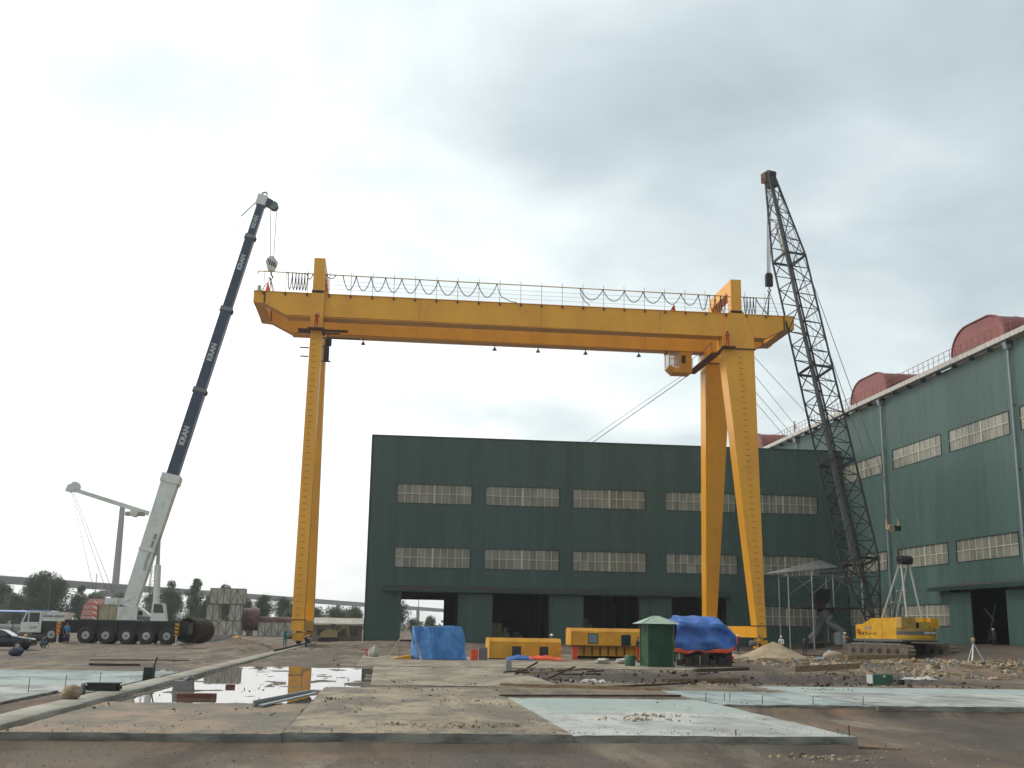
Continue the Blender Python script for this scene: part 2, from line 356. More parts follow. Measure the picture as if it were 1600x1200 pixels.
def axis_vals(lo, mid0, mid1, hi, st, grow):
    v = []; x = mid0
    while x < mid1: v.append(x); x += st
    s = st; v.append(mid1); x = mid1
    while x < hi: s *= grow; x += s; v.append(x)
    s = st; x = mid0; pre = []
    while x > lo: s *= grow; x -= s; pre.append(x)
    return pre[::-1]+v
gxs = axis_vals(-5000, -13., 27., 5000, .32, 1.10)
gys = axis_vals(-60, 12., 62., 7000, .34, 1.045)
me = bpy.data.meshes.new('ground'); nx, ny = len(gxs), len(gys)
vs = [(x, y, gh(x, y) if (y < 400 and abs(x) < 300) else -.05) for y in gys for x in gxs]
fs = [(j*nx+i, j*nx+i+1, (j+1)*nx+i+1, (j+1)*nx+i) for j in range(ny-1) for i in range(nx-1)]
me.from_pydata(vs, [], fs); me.polygons.foreach_set('use_smooth', [True]*len(me.polygons))
aw = me.attributes.new('wet', 'FLOAT', 'POINT'); at_ = me.attributes.new('tan', 'FLOAT', 'POINT')
wet, tan = [], []
for x, y, z in vs:
    w = max(in_puddle(x, y)*.85, .8*sst(-8.5, -6.6, x)*(1-sst(-.5, 3, x))*sst(28, 33, y)*(1-sst(57, 63, y))*(.55+.8*nz(x, y, .35, 91)))
    w = max(w, sst(5.5, 12, x+.3*(y-45))*(1-sst(24, 29, x))*sst(43.8, 45.4, y-.05*x)*(1-sst(54.5, 57.5, y)))
    w = max(w, .75*sst(.02, .5, fbm(x, y*.4, .16, 31))*(1 if y < 60 else .75))
    w = max(w, .6*sst(.62, .95, abs(math.sin(.9*x+.06*y+1.2*nz(x, y, .08, 55))))*sst(60, 66, y)*(1-sst(100, 120, y))*(.5+.5*nz(x, y, .2, 56)))
    w = max(w, .5*sst(46, 50, x)*sst(60, 70, y))
    wet.append(min(1, w))
    tan.append(sst(33.8, 36, y)*(1-.75*sst(20, 30, x))*(1-sst(.35, .9, abs(fbm(x, y, .12, 41))))*(.75 if y < 100 else .45))
aw.data.foreach_set('value', wet); at_.data.foreach_set('value', tan)
gm = bpy.data.materials.new('ground_dirt'); gm.use_nodes = True; n, l = gm.node_tree.nodes, gm.node_tree.links; b = n['Principled BSDF']
g = n.new('ShaderNodeNewGeometry')
def gnoise(scale, det=8, rough=.65, stretch=None):
    t = n.new('ShaderNodeTexNoise'); t.inputs['Scale'].default_value = scale; t.inputs['Detail'].default_value = det; t.inputs['Roughness'].default_value = rough
    if stretch:
        mp = n.new('ShaderNodeMapping'); mp.inputs['Scale'].default_value = stretch; l.new(g.outputs['Position'], mp.inputs[0]); l.new(mp.outputs[0], t.inputs['Vector'])
    else: l.new(g.outputs['Position'], t.inputs['Vector'])
    return t.outputs['Fac']
def ramp(fac, stops):
    r = n.new('ShaderNodeValToRGB'); el = r.color_ramp.elements
    while len(el) < len(stops): el.new(.5)
    for e_, (p, c) in zip(el, stops): e_.position = p; e_.color = (*c, 1)
    l.new(fac, r.inputs[0]); return r.outputs[0]
def mixc(f, a, c):
    x = n.new('ShaderNodeMixRGB'); l.new(f, x.inputs[0])
    for i, s in ((1, a), (2, c)):
        if isinstance(s, tuple): x.inputs[i].default_value = (*s, 1)
        else: l.new(s, x.inputs[i])
    return x.outputs[0]
c_ = ramp(gnoise(.22), [(.36, lin(98, 93, 84)), (.50, lin(116, 103, 89)), (.62, lin(134, 106, 84))])
c_ = mixc(ramp(gnoise(3.2), [(.42, (0, 0, 0)), (.62, (.45, .45, .45))]), c_, lin(106, 94, 80))
c_ = mixc(ramp(gnoise(22., 3), [(.60, (0, 0, 0)), (.68, (.7, .7, .7))]), c_, lin(150, 138, 120))
A_TAN = 1
a1 = n.new('ShaderNodeAttribute'); a1.attribute_name = 'tan'
tan_c = ramp(gnoise(.8), [(.38, lin(108, 99, 85)), (.62, lin(142, 130, 111))]); c_ = mixc(a1.outputs['Fac'], c_, tan_c)
c_ = mixc(ramp(gnoise(.5, 7, .62, (1.1, .33, 1)), [(.46, (0, 0, 0)), (.62, (.75, .75, .75))]), c_, lin(76, 69, 60))
c_ = mixc(ramp(gnoise(.9, 6, .6, (.8, .22, 1)), [(.56, (0, 0, 0)), (.70, (.6, .6, .6))]), c_, lin(158, 146, 126))
a2 = n.new('ShaderNodeAttribute'); a2.attribute_name = 'wet'
wet_c = ramp(gnoise(1.3), [(.4, lin(60, 51, 45)), (.65, lin(82, 70, 60))]); c_ = mixc(a2.outputs['Fac'], c_, wet_c)
l.new(c_, b.inputs['Base Color'])
mr = n.new('ShaderNodeMapRange'); l.new(a2.outputs['Fac'], mr.inputs[0]); mr.inputs[3].default_value = .95; mr.inputs[4].default_value = .55; l.new(mr.outputs[0], b.inputs['Roughness'])
b.inputs['Specular IOR Level'].default_value = .3
bp = n.new('ShaderNodeBump'); bp.inputs['Strength'].default_value = .7; bp.inputs['Distance'].default_value = .04
ad = n.new('ShaderNodeMath'); ad.operation = 'ADD'; l.new(gnoise(9., 6), ad.inputs[0]); l.new(gnoise(40., 3), ad.inputs[1]); l.new(ad.outputs[0], bp.inputs['Height']); l.new(bp.outputs[0], b.inputs['Normal'])
me.materials.append(gm)
ground = bpy.data.objects.new('ground', me); COL.objects.link(ground); tag(ground, kind='structure')

# slabs ------------------------------------------------------------
def slabmat(name, base, base2, mud, amt, tint=None, ysplit=None, rough=.8):
    m = mat(name, base, rough, col2=base2, scale=.55, stretch=(1, .5, 1), bump=.5, bscale=7, spots=mud, spot_scale=.8, spot_amt=amt, lo=.42, hi=.58)
    n, l = m.node_tree.nodes, m.node_tree.links; b = n['Principled BSDF']; src = b.inputs['Base Color'].links[0].from_socket
    g = n.new('ShaderNodeNewGeometry'); mp = n.new('ShaderNodeMapping'); mp.inputs['Scale'].default_value = (2.6, .9, 1); l.new(g.outputs['Position'], mp.inputs[0])
    for sc_, lo_, hi_, cc_, am_ in ((1., .54, .66, tuple(c*.55 for c in base2), .55), (5.5, .62, .70, tuple(c*.45 for c in base2), .7), (.35, .56, .70, tuple(min(1, c*1.25) for c in base), .5)):
        t = n.new('ShaderNodeTexNoise'); t.inputs['Scale'].default_value = sc_; t.inputs['Detail'].default_value = 7; t.inputs['Roughness'].default_value = .68; l.new(mp.outputs[0], t.inputs['Vector'])
        r = n.new('ShaderNodeMapRange'); r.inputs[1].default_value = lo_; r.inputs[2].default_value = hi_; r.inputs[4].default_value = am_; l.new(t.outputs['Fac'], r.inputs[0])
        x = n.new('ShaderNodeMixRGB'); l.new(r.outputs[0], x.inputs[0]); l.new(src, x.inputs[1]); x.inputs[2].default_value = (*cc_, 1); src = x.outputs[0]
    l.new(src, b.inputs['Base Color'])
    if tint:
        n, l = m.node_tree.nodes, m.node_tree.links; b = n['Principled BSDF']; src = b.inputs['Base Color'].links[0].from_socket
        g = n.new('ShaderNodeNewGeometry'); s = n.new('ShaderNodeSeparateXYZ'); l.new(g.outputs['Position'], s.inputs[0])
        t = n.new('ShaderNodeTexNoise'); t.inputs['Scale'].default_value = .5; t.inputs['Detail'].default_value = 5; l.new(g.outputs['Position'], t.inputs['Vector'])
        q = n.new('ShaderNodeMath'); q.operation = 'MULTIPLY_ADD'; l.new(t.outputs['Fac'], q.inputs[0]); q.inputs[1].default_value = 2.2; l.new(s.outputs[1], q.inputs[2])
        r = n.new('ShaderNodeMapRange'); r.inputs[1].default_value = ysplit+.9; r.inputs[2].default_value = ysplit+1.35; r.inputs[4].default_value = .85; l.new(q.outputs[0], r.inputs[0])
        r.inputs[4].default_value = .7; x = n.new('ShaderNodeMixRGB'); l.new(r.outputs[0], x.inputs[0]); l.new(src, x.inputs[1]); x.inputs[2].default_value = (*tint, 1); l.new(x.outputs[0], b.inputs['Base Color'])
    return m
slabmat('slab_mud', lin(140, 119, 97), lin(104, 96, 82), lin(90, 92, 84), .9)
slabmat('slab_tan', lin(152, 137, 113), lin(106, 96, 81), lin(84, 79, 71), .9)
slabmat('slab_new', lin(178, 178, 172), lin(150, 151, 146), lin(116, 110, 98), .7, tint=lin(146, 160, 154), ysplit=28.3)
slabmat('slab_blue', lin(154, 166, 163), lin(118, 128, 126), lin(104, 100, 90), .75)
slabmat('slab_white', lin(170, 172, 167), lin(126, 129, 125), lin(104, 99, 89), .8, tint=lin(150, 162, 158), ysplit=38.2)
slabmat('slab_dust', lin(150, 138, 117), lin(116, 105, 89), lin(90, 83, 73), .8)
def slab(x0, x1, y0, y1, z0, z1, m, label):
    nx_ = max(2, int((x1-x0)/.22)); ny_ = max(2, int((y1-y0)/.5)); b = MB(); ex = .022
    top = []
    for j in range(ny_+1):
        for i in range(nx_+1):
            x = x0+(x1-x0)*i/nx_; y = y0+(y1-y0)*j/ny_
            edge = i in (0, nx_) or j in (0, ny_)
            z = z1+.010*fbm(x, y, .7, 3)-(.012+.035*max(0, nz(x, y, 4.3, 8)) if edge else 0)
            if i in (0, nx_): x += ex*nz(x, y, 2.1, 1)
            if j in (0, ny_): y += ex*1.5*nz(x, y, 2.1, 2)
            top.append((x, y, z))
    b.add(top, [(j*(nx_+1)+i, j*(nx_+1)+i+1, (j+1)*(nx_+1)+i+1, (j+1)*(nx_+1)+i) for j in range(ny_) for i in range(nx_)])
    per = [(i, 0) for i in range(nx_+1)]+[(nx_, j) for j in range(1, ny_+1)]+[(i, ny_) for i in range(nx_-1, -1, -1)]+[(0, j) for j in range(ny_-1, 0, -1)]
    pt = [top[j*(nx_+1)+i] for i, j in per]; N = len(pt)
    cx, cy = (x0+x1)/2, (y0+y1)/2
    mid = [(x+.012*(1 if x > cx+1e-3 else -1)*(i in (0, nx_)), y+.02*(-1 if j == 0 else (1 if j == ny_ else 0))+.006*nz(x, y, 3), z1-.11) for (x, y, z), (i, j) in zip(pt, per)]
    low = [(x, y, z0) for x, y, z in mid]
    b.add(pt+mid+low, [(i, N+i, N+(i+1) % N, (i+1) % N) for i in range(N)]+[(N+i, 2*N+i, 2*N+(i+1) % N, N+(i+1) % N) for i in range(N)])
    o = b.top('concrete_slab', m, (cx, cy, z0), label=label, kind='structure', smooth=50)
    o.data.materials.append(MATS['form_face'])
    for p in o.data.polygons:
        if abs(p.normal.z) < .5: p.material_index = 1
    return o
for s in SLABS: slab(*s)

# rail beams of the gantry, with their rails ---------------------------
def rail_beam(x0, x1, y0, y1, label):
    b = MB(); st = 1.2; k = int((y1-y0)/st); rings = []
    for i in range(k+1):
        y = y0+(y1-y0)*i/k; w = .025*nz(x0, y, .8, 4); z = .085+.012*nz(0, y, .5, 6)
        rings.append([(x0+w, y, -.3), (x1+.03*nz(x1, y, .9, 5), y, -.3), (x1+.03*nz(x1, y, .9, 5), y, z-.03), (x1-.04+w, y, z), (x0+.04+w, y, z), (x0+w, y, z-.03)])
    b.loft(rings); o = b.top('rail_beam', 'concrete', ((x0+x1)/2, y0, 0), label=label, kind='structure', smooth=50)
    return o
rail_beam(-7.85, -7.08, 8, 128, 'narrow concrete rail beam running back to the left leg of the gantry')
rail_beam(36.4, 37.2, 101, 128, 'concrete rail beam under the right legs of the gantry, behind the sand heap')
for cx in (-7.62, 36.75):
    b = MB().prism([(cx-.07, .07), (cx+.07, .07), (cx+.07, .10), (cx+.02, .12), (cx+.02, .17), (cx+.04, .18), (cx+.04, .21), (cx-.04, .21), (cx-.04, .18), (cx-.02, .17), (cx-.02, .12), (cx-.07, .10)], 'y', 84, 128)
    b.top('crane_rail', 'rust_dark', (cx, 84, .07), label='steel crane rail on the '+('left' if cx < 0 else 'right')+' rail beam', cat='rail')
# water -------------------------------------------------------------------
wm = bpy.data.materials.new('puddle_water'); wm.use_nodes = True; n, l = wm.node_tree.nodes, wm.node_tree.links; b = n['Principled BSDF']
b.inputs['Base Color'].default_value = (*lin(96, 86, 74), 1); b.inputs['Roughness'].default_value = .015; b.inputs['IOR'].default_value = 1.33; b.inputs['Specular IOR Level'].default_value = .6
t = n.new('ShaderNodeTexNoise'); t.inputs['Scale'].default_value = 1.5; bp = n.new('ShaderNodeBump'); bp.inputs['Strength'].default_value = .012; l.new(t.outputs['Fac'], bp.inputs['Height']); l.new(bp.outputs[0], b.inputs['Normal'])
w_ = MB().add([(-7.06, 29.2, -.052), (-.2, 29.2, -.052), (.7, 58.5, -.052), (-7.06, 58.5, -.052)], [(0, 1, 2, 3)])
w_.top('puddle_water', wm, (-4, 40, -.052), label='bright rain puddle mirroring the sky and the yellow leg', kind='structure')
b = MB()
for (xa, xb, ya, yb) in ((-8.2, -4.3, 18., 20.1),):
    b.add([(xa, ya, -.325), (xb, ya, -.325), (xb, yb, -.325), (xa, yb, -.325)], [(0, 1, 2, 3)])
b.top('puddle_water', wm, (-7, 15, -.325), label='small shallow puddle at the bottom left corner', kind='structure')
# ---------------------------------------------------------------- workshop buildings
def split(a, b, step):
    k = max(1, round((b-a)/step)); return [(a+(b-a)*i/k, a+(b-a)*(i+1)/k) for i in range(k)]
def clad(m, place, spans, step):
    """ribbed sheets; spans = (a0, a1, z0, z1)"""
    for a0, a1, z0, z1 in spans:
        for p, q in split(a0, a1, step): place(p, q, z0, z1, m)
def window(parent_make, a0, a1, z0, z1, place, ncol=10, braces=()):
    """place(a, depth, z) -> world point; window frame is the part, panes and mullions its sub-parts"""
    fr = MB(); t = .07
    def slab_(b, p, q, r, s, d0, d1):
        P = [place(p, d0, r), place(q, d0, r), place(q, d1, r), place(p, d1, r), place(p, d0, s), place(q, d0, s), place(q, d1, s), place(p, d1, s)]
        b.add(P, [(3, 2, 1, 0), (4, 5, 6, 7), (0, 1, 5, 4), (1, 2, 6, 5), (2, 3, 7, 6), (3, 0, 4, 7)])
    for p, q, r, s in ((a0-t, a1+t, z0-t, z0), (a0-t, a1+t, z1, z1+t), (a0-t, a0, z0, z1), (a1, a1+t, z0, z1)): slab_(fr, p, q, r, s, -.06, .14)
    w = fr.part('window', 'green_trim', parent_make)
    zm = (z0+z1)/2; dx = (a1-a0)/ncol
    ml = MB(); slab_(ml, a0, a1, zm-.035, zm+.035, -.03, .05); ml.part('mullion', 'window_frame', w)
    for i in range(1, ncol):
        wd_ = .10 if i == ncol//2 else .035
        ml = MB(); slab_(ml, a0+dx*i-wd_, a0+dx*i+wd_, z0, z1, -.025, .045); ml.part('mullion', 'window_frame', w)
    for i in range(ncol):
        for r, s in ((z0, zm), (zm, z1)):
            p0 = place(a0+dx*i+.02, .055, r+.02); p1 = place(a0+dx*(i+1)-.02, .055, s-.02); d = Vector(p1)-Vector(p0)
            rz = math.atan2(d.y, d.x)
            put('pane', unit('pane', 'polycarbonate'), p0, w, (math.hypot(d.x, d.y), 1, d.z), rz)
    for (f0, g0, f1, g1) in braces:
        ml = MB(); ml.tube(place(a0+(a1-a0)*f0, .45, z0+(z1-z0)*g0), place(a0+(a1-a0)*f1, .45, z0+(z1-z0)*g1), .09, n=6); ml.part('brace', 'window_frame', w)
    return w

# front workshop: facade on Y = 135
FX0, FX1, FY, FZ = -2.0, 57.4, 135., 24.62
fb = thing('workshop_building', 'dark green corrugated workshop with two window rows and sliding doors, behind the gantry', 'building', (27.7, 150, 0))
def pl_f(a0, a1, z0, z1, m): put('wall_panel', unit('panel', m), (a0, FY, z0), fb, (a1-a0, 1, z1-z0))
def at_f(a, d, z): return (a, FY+d, z)
cols = [(1.25, 10.25), (12., 21.05), (22.8, 31.8), (34.4, 43.3), (45., 53.9)]
U, Lw, G = (16.6, 18.86), (8.93, 11.27), (2.8, 5.1)
doors = [(2.2, 8.96), (13.1, 19.9), (24.1, 30.9), (35., 41.8)]
dz = 5.95
prev = FX0; spans = []
for c0, c1 in cols:
    spans += [(prev, c0, 6.4, FZ), (c0, c1, 6.4, Lw[0]), (c0, c1, Lw[1], U[0]), (c0, c1, U[1], FZ)]; prev = c1
spans.append((prev, FX1, 6.4, FZ))
spans += [(FX0, 2.2, 0, 6.38), (41.8, 45., 0, 6.38), (45., 53.9, 0, G[0]), (45., 53.9, G[1], 6.38), (53.9, FX1, 0, 6.38)]
clad('green_cladding', pl_f, spans, 1.12)
br = {(0, 'u'): [(0, .3, .12, 1), (.85, 1, 1, .35)], (2, 'u'): [(.02, .4, .14, 1), (.88, 1, 1, .4)], (4, 'u'): [(.8, 1, .95, .4)], (0, 'l'): [(.35, 0, .7, 1)], (2, 'l'): [(.1, 1, .22, 0), (.22, 0, .38, 1), (.6, 1, .75, 0), (.8, .1, .92, 1)], (1, 'u'): [(.62, 0, .66, 1)]}
for i, (c0, c1) in enumerate(cols):
    window(fb, c0, c1, U[0], U[1], at_f, braces=br.get((i, 'u'), ()))
    window(fb, c0, c1, Lw[0], Lw[1], at_f, braces=br.get((i, 'l'), ()))
window(fb, 45., 53.9, G[0], G[1], at_f)
for a, b_ in ((8.96, 13.1), (19.9, 24.1), (30.9, 35.)):      # sliding door leaves, standing in front of the wall line
    d = box(a, b_, FY-.16, FY-.06, .12, 5.98).part('sliding_door', 'green_trim', fb)
    for p, q in split(a+.08, b_-.08, .8): put('door_sheet', unit('panel', 'green_cladding'), (p, FY-.165, .2), d, (q-p, .6, 5.7))
    box(a-.04, a+.06, FY-.24, FY-.05, .1, 6.02).part('door_edge', 'interior_steel', d)
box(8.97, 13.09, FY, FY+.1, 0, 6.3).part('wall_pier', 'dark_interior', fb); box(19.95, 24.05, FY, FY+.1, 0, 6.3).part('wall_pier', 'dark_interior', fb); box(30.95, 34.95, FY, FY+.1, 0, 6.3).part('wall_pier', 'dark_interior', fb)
cp = MB().prism([(FY-.95, 6.1), (FY-.02, 6.55), (FY-.02, 6.75), (FY-.95, 6.3)], 'x', -.1, 42.2).part('canopy', 'canopy_dark', fb)
box(-.1, 42.2, FY-.98, FY-.955, 6.05, 6.34).part('canopy_fascia', 'green_trim', cp)
box(2.2, 41.8, FY-.3, FY-.03, 5.98, 6.12).part('door_track', 'black_steel', fb)
box(FX0-.06, FX1, FY-.08, FY+.2, FZ, FZ+.18).part('roof_trim', 'green_trim', fb)
box(FX0-.08, FX0+.12, FY-.09, FY+.15, 0, FZ).part('corner_trim', 'green_trim', fb)
box(FX0, FX0+.1, FY+.16, 175, 0, FZ).part('side_wall', 'green_cladding', fb)
box(FX0, FX1, FY+.2, 175, FZ-.25, FZ-.1).part('roof', 'grey_steel', fb)
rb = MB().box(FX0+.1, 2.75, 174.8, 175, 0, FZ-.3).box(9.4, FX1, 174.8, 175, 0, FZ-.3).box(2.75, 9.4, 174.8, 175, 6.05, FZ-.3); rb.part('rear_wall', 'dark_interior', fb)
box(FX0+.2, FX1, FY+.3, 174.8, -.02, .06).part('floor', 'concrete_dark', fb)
for y in (143, 151, 159, 167):
    for x in (11., 22., 32.8, 44.):
        c = MB().box(x-.25, x+.25, y-.02, y+.02, .06, 23).box(x-.25, x-.22, y-.2, y+.2, .06, 23).box(x+.22, x+.25, y-.2, y+.2, .06, 23); c.part('column', 'interior_steel', fb)
for y in (141, 153): box(FX0+.5, FX1-.5, y, y+.5, 12.2, 13.1).part('crane_girder', 'yellow_plain', fb)
for x0, y0, w_, h_ in ((14., 146, 2.4, 2.6), (17.2, 150, 1.6, 1.5), (26.2, 148, 1.5, 3.4), (28, 155, 2, 1.4)):
    m_b = MB().box(x0, x0+w_, y0, y0+1.5, .06, h_*.55).box(x0+w_*.1, x0+w_*.6, y0+.2, y0+1.2, h_*.55, h_).box(x0+w_*.7, x0+w_*.9, y0+.4, y0+1, h_*.55, h_*.8)
    m_b.top('workshop_machine', 'beige_paint', (x0, y0, .06), label={14.: 'tall beige machine inside the second doorway', 17.2: 'low beige machine deep inside the second doorway', 26.2: 'narrow pale machine inside the third doorway', 28: 'squat machine deep inside the third doorway'}[x0], cat='machine')

# long workshop on the right: wall on X = 57.5
WX, WY0, WY1, WZ = 57.5, 78., 186., 29.05
rbld = thing('long_workshop', 'long green corrugated workshop with red roof ventilators along the right side', 'building', (80, 132, 0))
def pl_r(a0, a1, z0, z1, m): put('wall_panel', unit('panel', m), (WX, a1, z0), rbld, (a1-a0, 1, z1-z0), -math.pi/2)
def at_r(a, d, z): return (WX+d, a, z)
wc = [(82.6, 94.6), (96.5, 107.8), (109.55, 120.85), (123.7, 135.)]
U2, L2, G2 = (20.5, 22.66), (9.25, 11.36), (2.95, 5.15)
prev = WY0; spans = []
for i, (c0, c1) in enumerate(wc):
    spans += [(prev, c0, 6.6, WZ), (c0, c1, 6.6, L2[0]), (c0, c1, L2[1], U2[0]), (c0, c1, U2[1], WZ)]; prev = c1
spans += [(prev, WY1, 6.6, WZ)]
spans += [(WY0, 94., 0, 6.58), (109.9, 121, 0, G2[0]), (109.9, 121, G2[1], 6.58), (121, 123.7, 0, 6.58), (123.7, 134.9, 0, G2[0]), (123.7, 134.9, G2[1], 6.58)]
clad('green_wall', pl_r, spans, 1.5)
for c0, c1 in wc:
    window(rbld, c0, c1, U2[0], U2[1], at_r, ncol=9); window(rbld, c0, c1, L2[0], L2[1], at_r, ncol=9)
window(rbld, 109.9, 121., G2[0], G2[1], at_r, ncol=9); window(rbld, 123.7, 134.9, G2[0], G2[1], at_r, ncol=9)
for a, b_ in ((105.4, 109.85), (94.0, 99.1)):
    d = box(WX-.16, WX-.06, a, b_, .3, 6.3).part('sliding_door', 'green_trim', rbld)
    for p, q in split(a+.05, b_-.05, .9): put('door_sheet', unit('panel', 'green_wall'), (WX-.165, q, .4), d, (q-p, .6, 5.8), -math.pi/2)
box(WX+2.2, WX+2.35, 99.0, 102.6, 3.2, 6.6).part('inner_door', 'interior_steel', rbld)
MB().tube((WX+1, 104.8, 1.5), (WX+1, 103, 5), .06).tube((WX+1, 105, 4.6), (WX+1, 103.4, 3.4), .06).part('door_brace', 'interior_steel', rbld)
cpr = MB().prism([(WX-1.2, 6.45), (WX-.02, 6.85), (WX-.02, 7.1), (WX-1.2, 6.75)], 'y', 90, 112.1).part('canopy', 'canopy_dark', rbld)
box(WX-1.23, WX-1.205, 90, 112.1, 6.4, 6.8).part('canopy_fascia', 'green_trim', cpr)
box(WX+.1, 110, WY0, WY1, WZ-.4, WZ-.2).part('roof', 'grey_steel', rbld)
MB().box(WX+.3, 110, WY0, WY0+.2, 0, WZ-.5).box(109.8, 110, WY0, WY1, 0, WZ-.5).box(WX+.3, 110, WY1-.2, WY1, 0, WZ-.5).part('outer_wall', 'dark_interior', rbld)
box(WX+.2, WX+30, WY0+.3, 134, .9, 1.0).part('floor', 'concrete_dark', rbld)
box(WX+14, WX+14.2, WY0+.3, 134, 1.0, WZ-.6).part('partition', 'dark_interior', rbld)
gt = box(WX-.75, WX-.05, WY0, WY1, 29.1, 29.22).part('gutter', 'gutter', rbld)
for p, q in split(88, 186, .85): box(WX-.8, WX-.755, p, q-.06, 29.12, 29.6).part('fascia_sheet', 'gutter', gt)
for y in [88+3.4*i for i in range(29)]: box(WX-.7, WX-.05, y, y+.12, 28.75, 29.08).part('bracket', 'green_trim', gt)
for y in (95.25, 122.6, 150.):
    d = MB().tube((WX-.3, y, 1), (WX-.3, y, 28.3), .13, n=8).part('downpipe', 'galvanised', rbld)
    MB().prism([(WX-.55, 28.3), (WX-.08, 28.3), (WX-.02, 28.95), (WX-.7, 28.95)], 'y', y-.3, y+.3).part('hopper', 'galvanised', d)
    for z in (5, 11, 17, 23): box(WX-.45, WX-.02, y-.17, y+.17, z, z+.08).part('pipe_clip', 'galvanised', d)
rl = MB().tube((WX-.55, 94, 30.75), (WX-.55, 186, 30.75), .03, n=6).part('roof_railing', 'rust_rail', rbld)
MB().tube((WX-.55, 94, 30.2), (WX-.55, 186, 30.2), .022, n=6).part('rail', 'rust_rail', rl)
y = 94.
while y < 186: bar('railing_post', (WX-.55, y, 29.55), (WX-.55, y, 30.78), .03, 'rust_rail', rl); y += 1.15
for ya, yb in ((98.4, 108.6), (124.2, 134.7), (168.9, 179.2)):     # barrel ventilators lying across the roof
    w = yb-ya; cz = 29.0; H = 4.3; prof = []
    for i in range(19):
        a = math.pi*i/18; r = 3.4
        px = (w/2-r)*(1 if i < 9.5 else -1)+r*math.cos(a); prof.append(((ya+yb)/2+px, cz+H-2.6+2.6*math.sin(a)))
    poly = [(yb, cz)]+prof+[(ya, cz)]
    v = MB().prism(poly, 'x', 59, 96).part('roof_ventilator', 'vent_red', rbld, smooth=30)
    ymid = (ya+yb)/2; ins = [(ymid+(p-ymid)*.985, cz+(q-cz)*.985) for p, q in poly]
    MB().prism(ins, 'x', 58.9, 58.99).part('end_sheet', 'vent_end', v)
    rim = MB(); N = len(prof)
    rings = [[(58.8, p, q), (59.2, p, q), (59.2, ymid+(p-ymid)*1.02, cz+(q-cz)*1.025), (58.8, ymid+(p-ymid)*1.02, cz+(q-cz)*1.025)] for p, q in prof]
    rim.loft(rings).part('end_rim', 'vent_end', v)
    for xs in [61.5+2.4*i for i in range(14)]:
        rings = [[(xs, p, q), (xs+.09, p, q), (xs+.09, ymid+(p-ymid)*1.008, cz+(q-cz)*1.012), (xs, ymid+(p-ymid)*1.008, cz+(q-cz)*1.012)] for p, q in prof]
        MB().loft(rings).part('sheet_seam', 'vent_end', v)
# ---------------------------------------------------------------- the yellow gantry crane
gc = thing('gantry_crane', 'tall yellow double-girder gantry crane straddling the yard', 'gantry crane', (14.4, 114.7, 0))
YP = 'yellow_paint'
prof = [(-14.2, 34.95), (-14.2, 33.82), (-13.1, 33.72), (-10.9, 32.62), (39.3, 32.5), (41.3, 33.52), (42.4, 33.55), (42.4, 34.95)]
girders = []
for y0, y1 in ((110.5, 112.0), (117.4, 118.9)):
    g_ = MB().prism(prof, 'y', y0, y1).part('girder', YP, gc); girders.append(g_)
    box(-14.22, 42.42, y0-.09, y1+.09, 34.955, 35.01).part('top_flange', YP, g_)
    box(-10.8, 39.25, y0-.09, y1+.09, 32.44, 32.497).part('bottom_flange', YP, g_)
    for x in (-13.1, 41.3):
        box(x-.07, x+.07, y0-.06, y1+.06, 33.75 if x < 0 else 33.5, 34.95).part('end_splice', 'rust_seam', g_)
    for x in (2.6, 15.2, 27.8):
        box(x-.02, x+.02, y0-.012, y0-.002, 32.6, 34.94).part('weld_seam', 'rung', g_)
    for x in [-9+2.1*i for i in range(23)]:
        box(x-.012, x+.012, y0-.006, y0-.001, 32.62, 34.94).part('stiffener_weld', YP, g_)
    box(-12.6, 41, (y0+y1)/2-.05, (y0+y1)/2+.05, 35.015, 35.14).part('trolley_rail', 'rust_dark', g_)
for x0, x1 in ((-14.18, -13.12), (41.32, 42.38)):
    box(x0, x1, 112.0, 117.4, 33.84 if x0 < 0 else 33.6, 34.9).part('end_tie', YP, gc)
# portal frames over the girders
for x0, x1 in ((-8.33, -7.22), (35.5, 36.62)):
    o_ = [(110.28, 35.02), (110.28, 38.72), (117.6, 38.72), (119.12, 37.5), (119.12, 35.02), (117.95, 35.02), (117.95, 36.6), (117.1, 37.55), (111.5, 37.55), (111.5, 35.02)]
    f = MB().prism(o_, 'x', x0, x1).part('portal_frame', YP, gc)
    for y0, y1 in ((110.2, 111.6), (117.85, 119.2)): box(x0-.08, x1+.08, y0, y1, 35.16, 35.28).part('post_flange', 'rust_seam', f)
# saddles that clasp the girders above each leg
for y0, y1, s in ((110.28, 110.49, -1), (118.91, 119.12, 1)):
    MB().prism([(35.3, 35.16), (36.85, 35.16), (37.85, 32.35), (34.4, 32.35)], 'y', y0, y1).part('saddle_plate', YP, gc)
    box(-8.42, -7.12, y0, y1, 32.3, 35.16).part('saddle_plate', YP, gc)
legs = []
def leg(b0, b1, t0, t1, zb, zt):
    """b0/t0: (x0, x1), b1/t1: (y0, y1) at the foot and the top"""
    ring = lambda x, y, z: [(x[0], y[0], z), (x[1], y[0], z), (x[1], y[1], z), (x[0], y[1], z)]
    o = MB().loft([ring(b0, b1, zb), ring(t0, t1, zt)]).part('leg', YP, gc); legs.append(o); return o
l1 = leg((36.3, 37.18), (107.5, 109.25), (34.6, 37.85), (110.3, 112.4), 2.62, 31.05)
l2 = leg((35.3, 36.45), (121.4, 123.1), (34.6, 37.5), (117.2, 119.3), 2.62, 31.05)
l3 = leg((-8.32, -7.18), (107.5, 109.2), (-8.32, -7.18), (110.3, 112.2), 2.45, 31.05)
l4 = leg((-8.30, -7.15), (121.4, 123.1), (-8.30, -7.15), (117.2, 119.1), 2.45, 31.05)
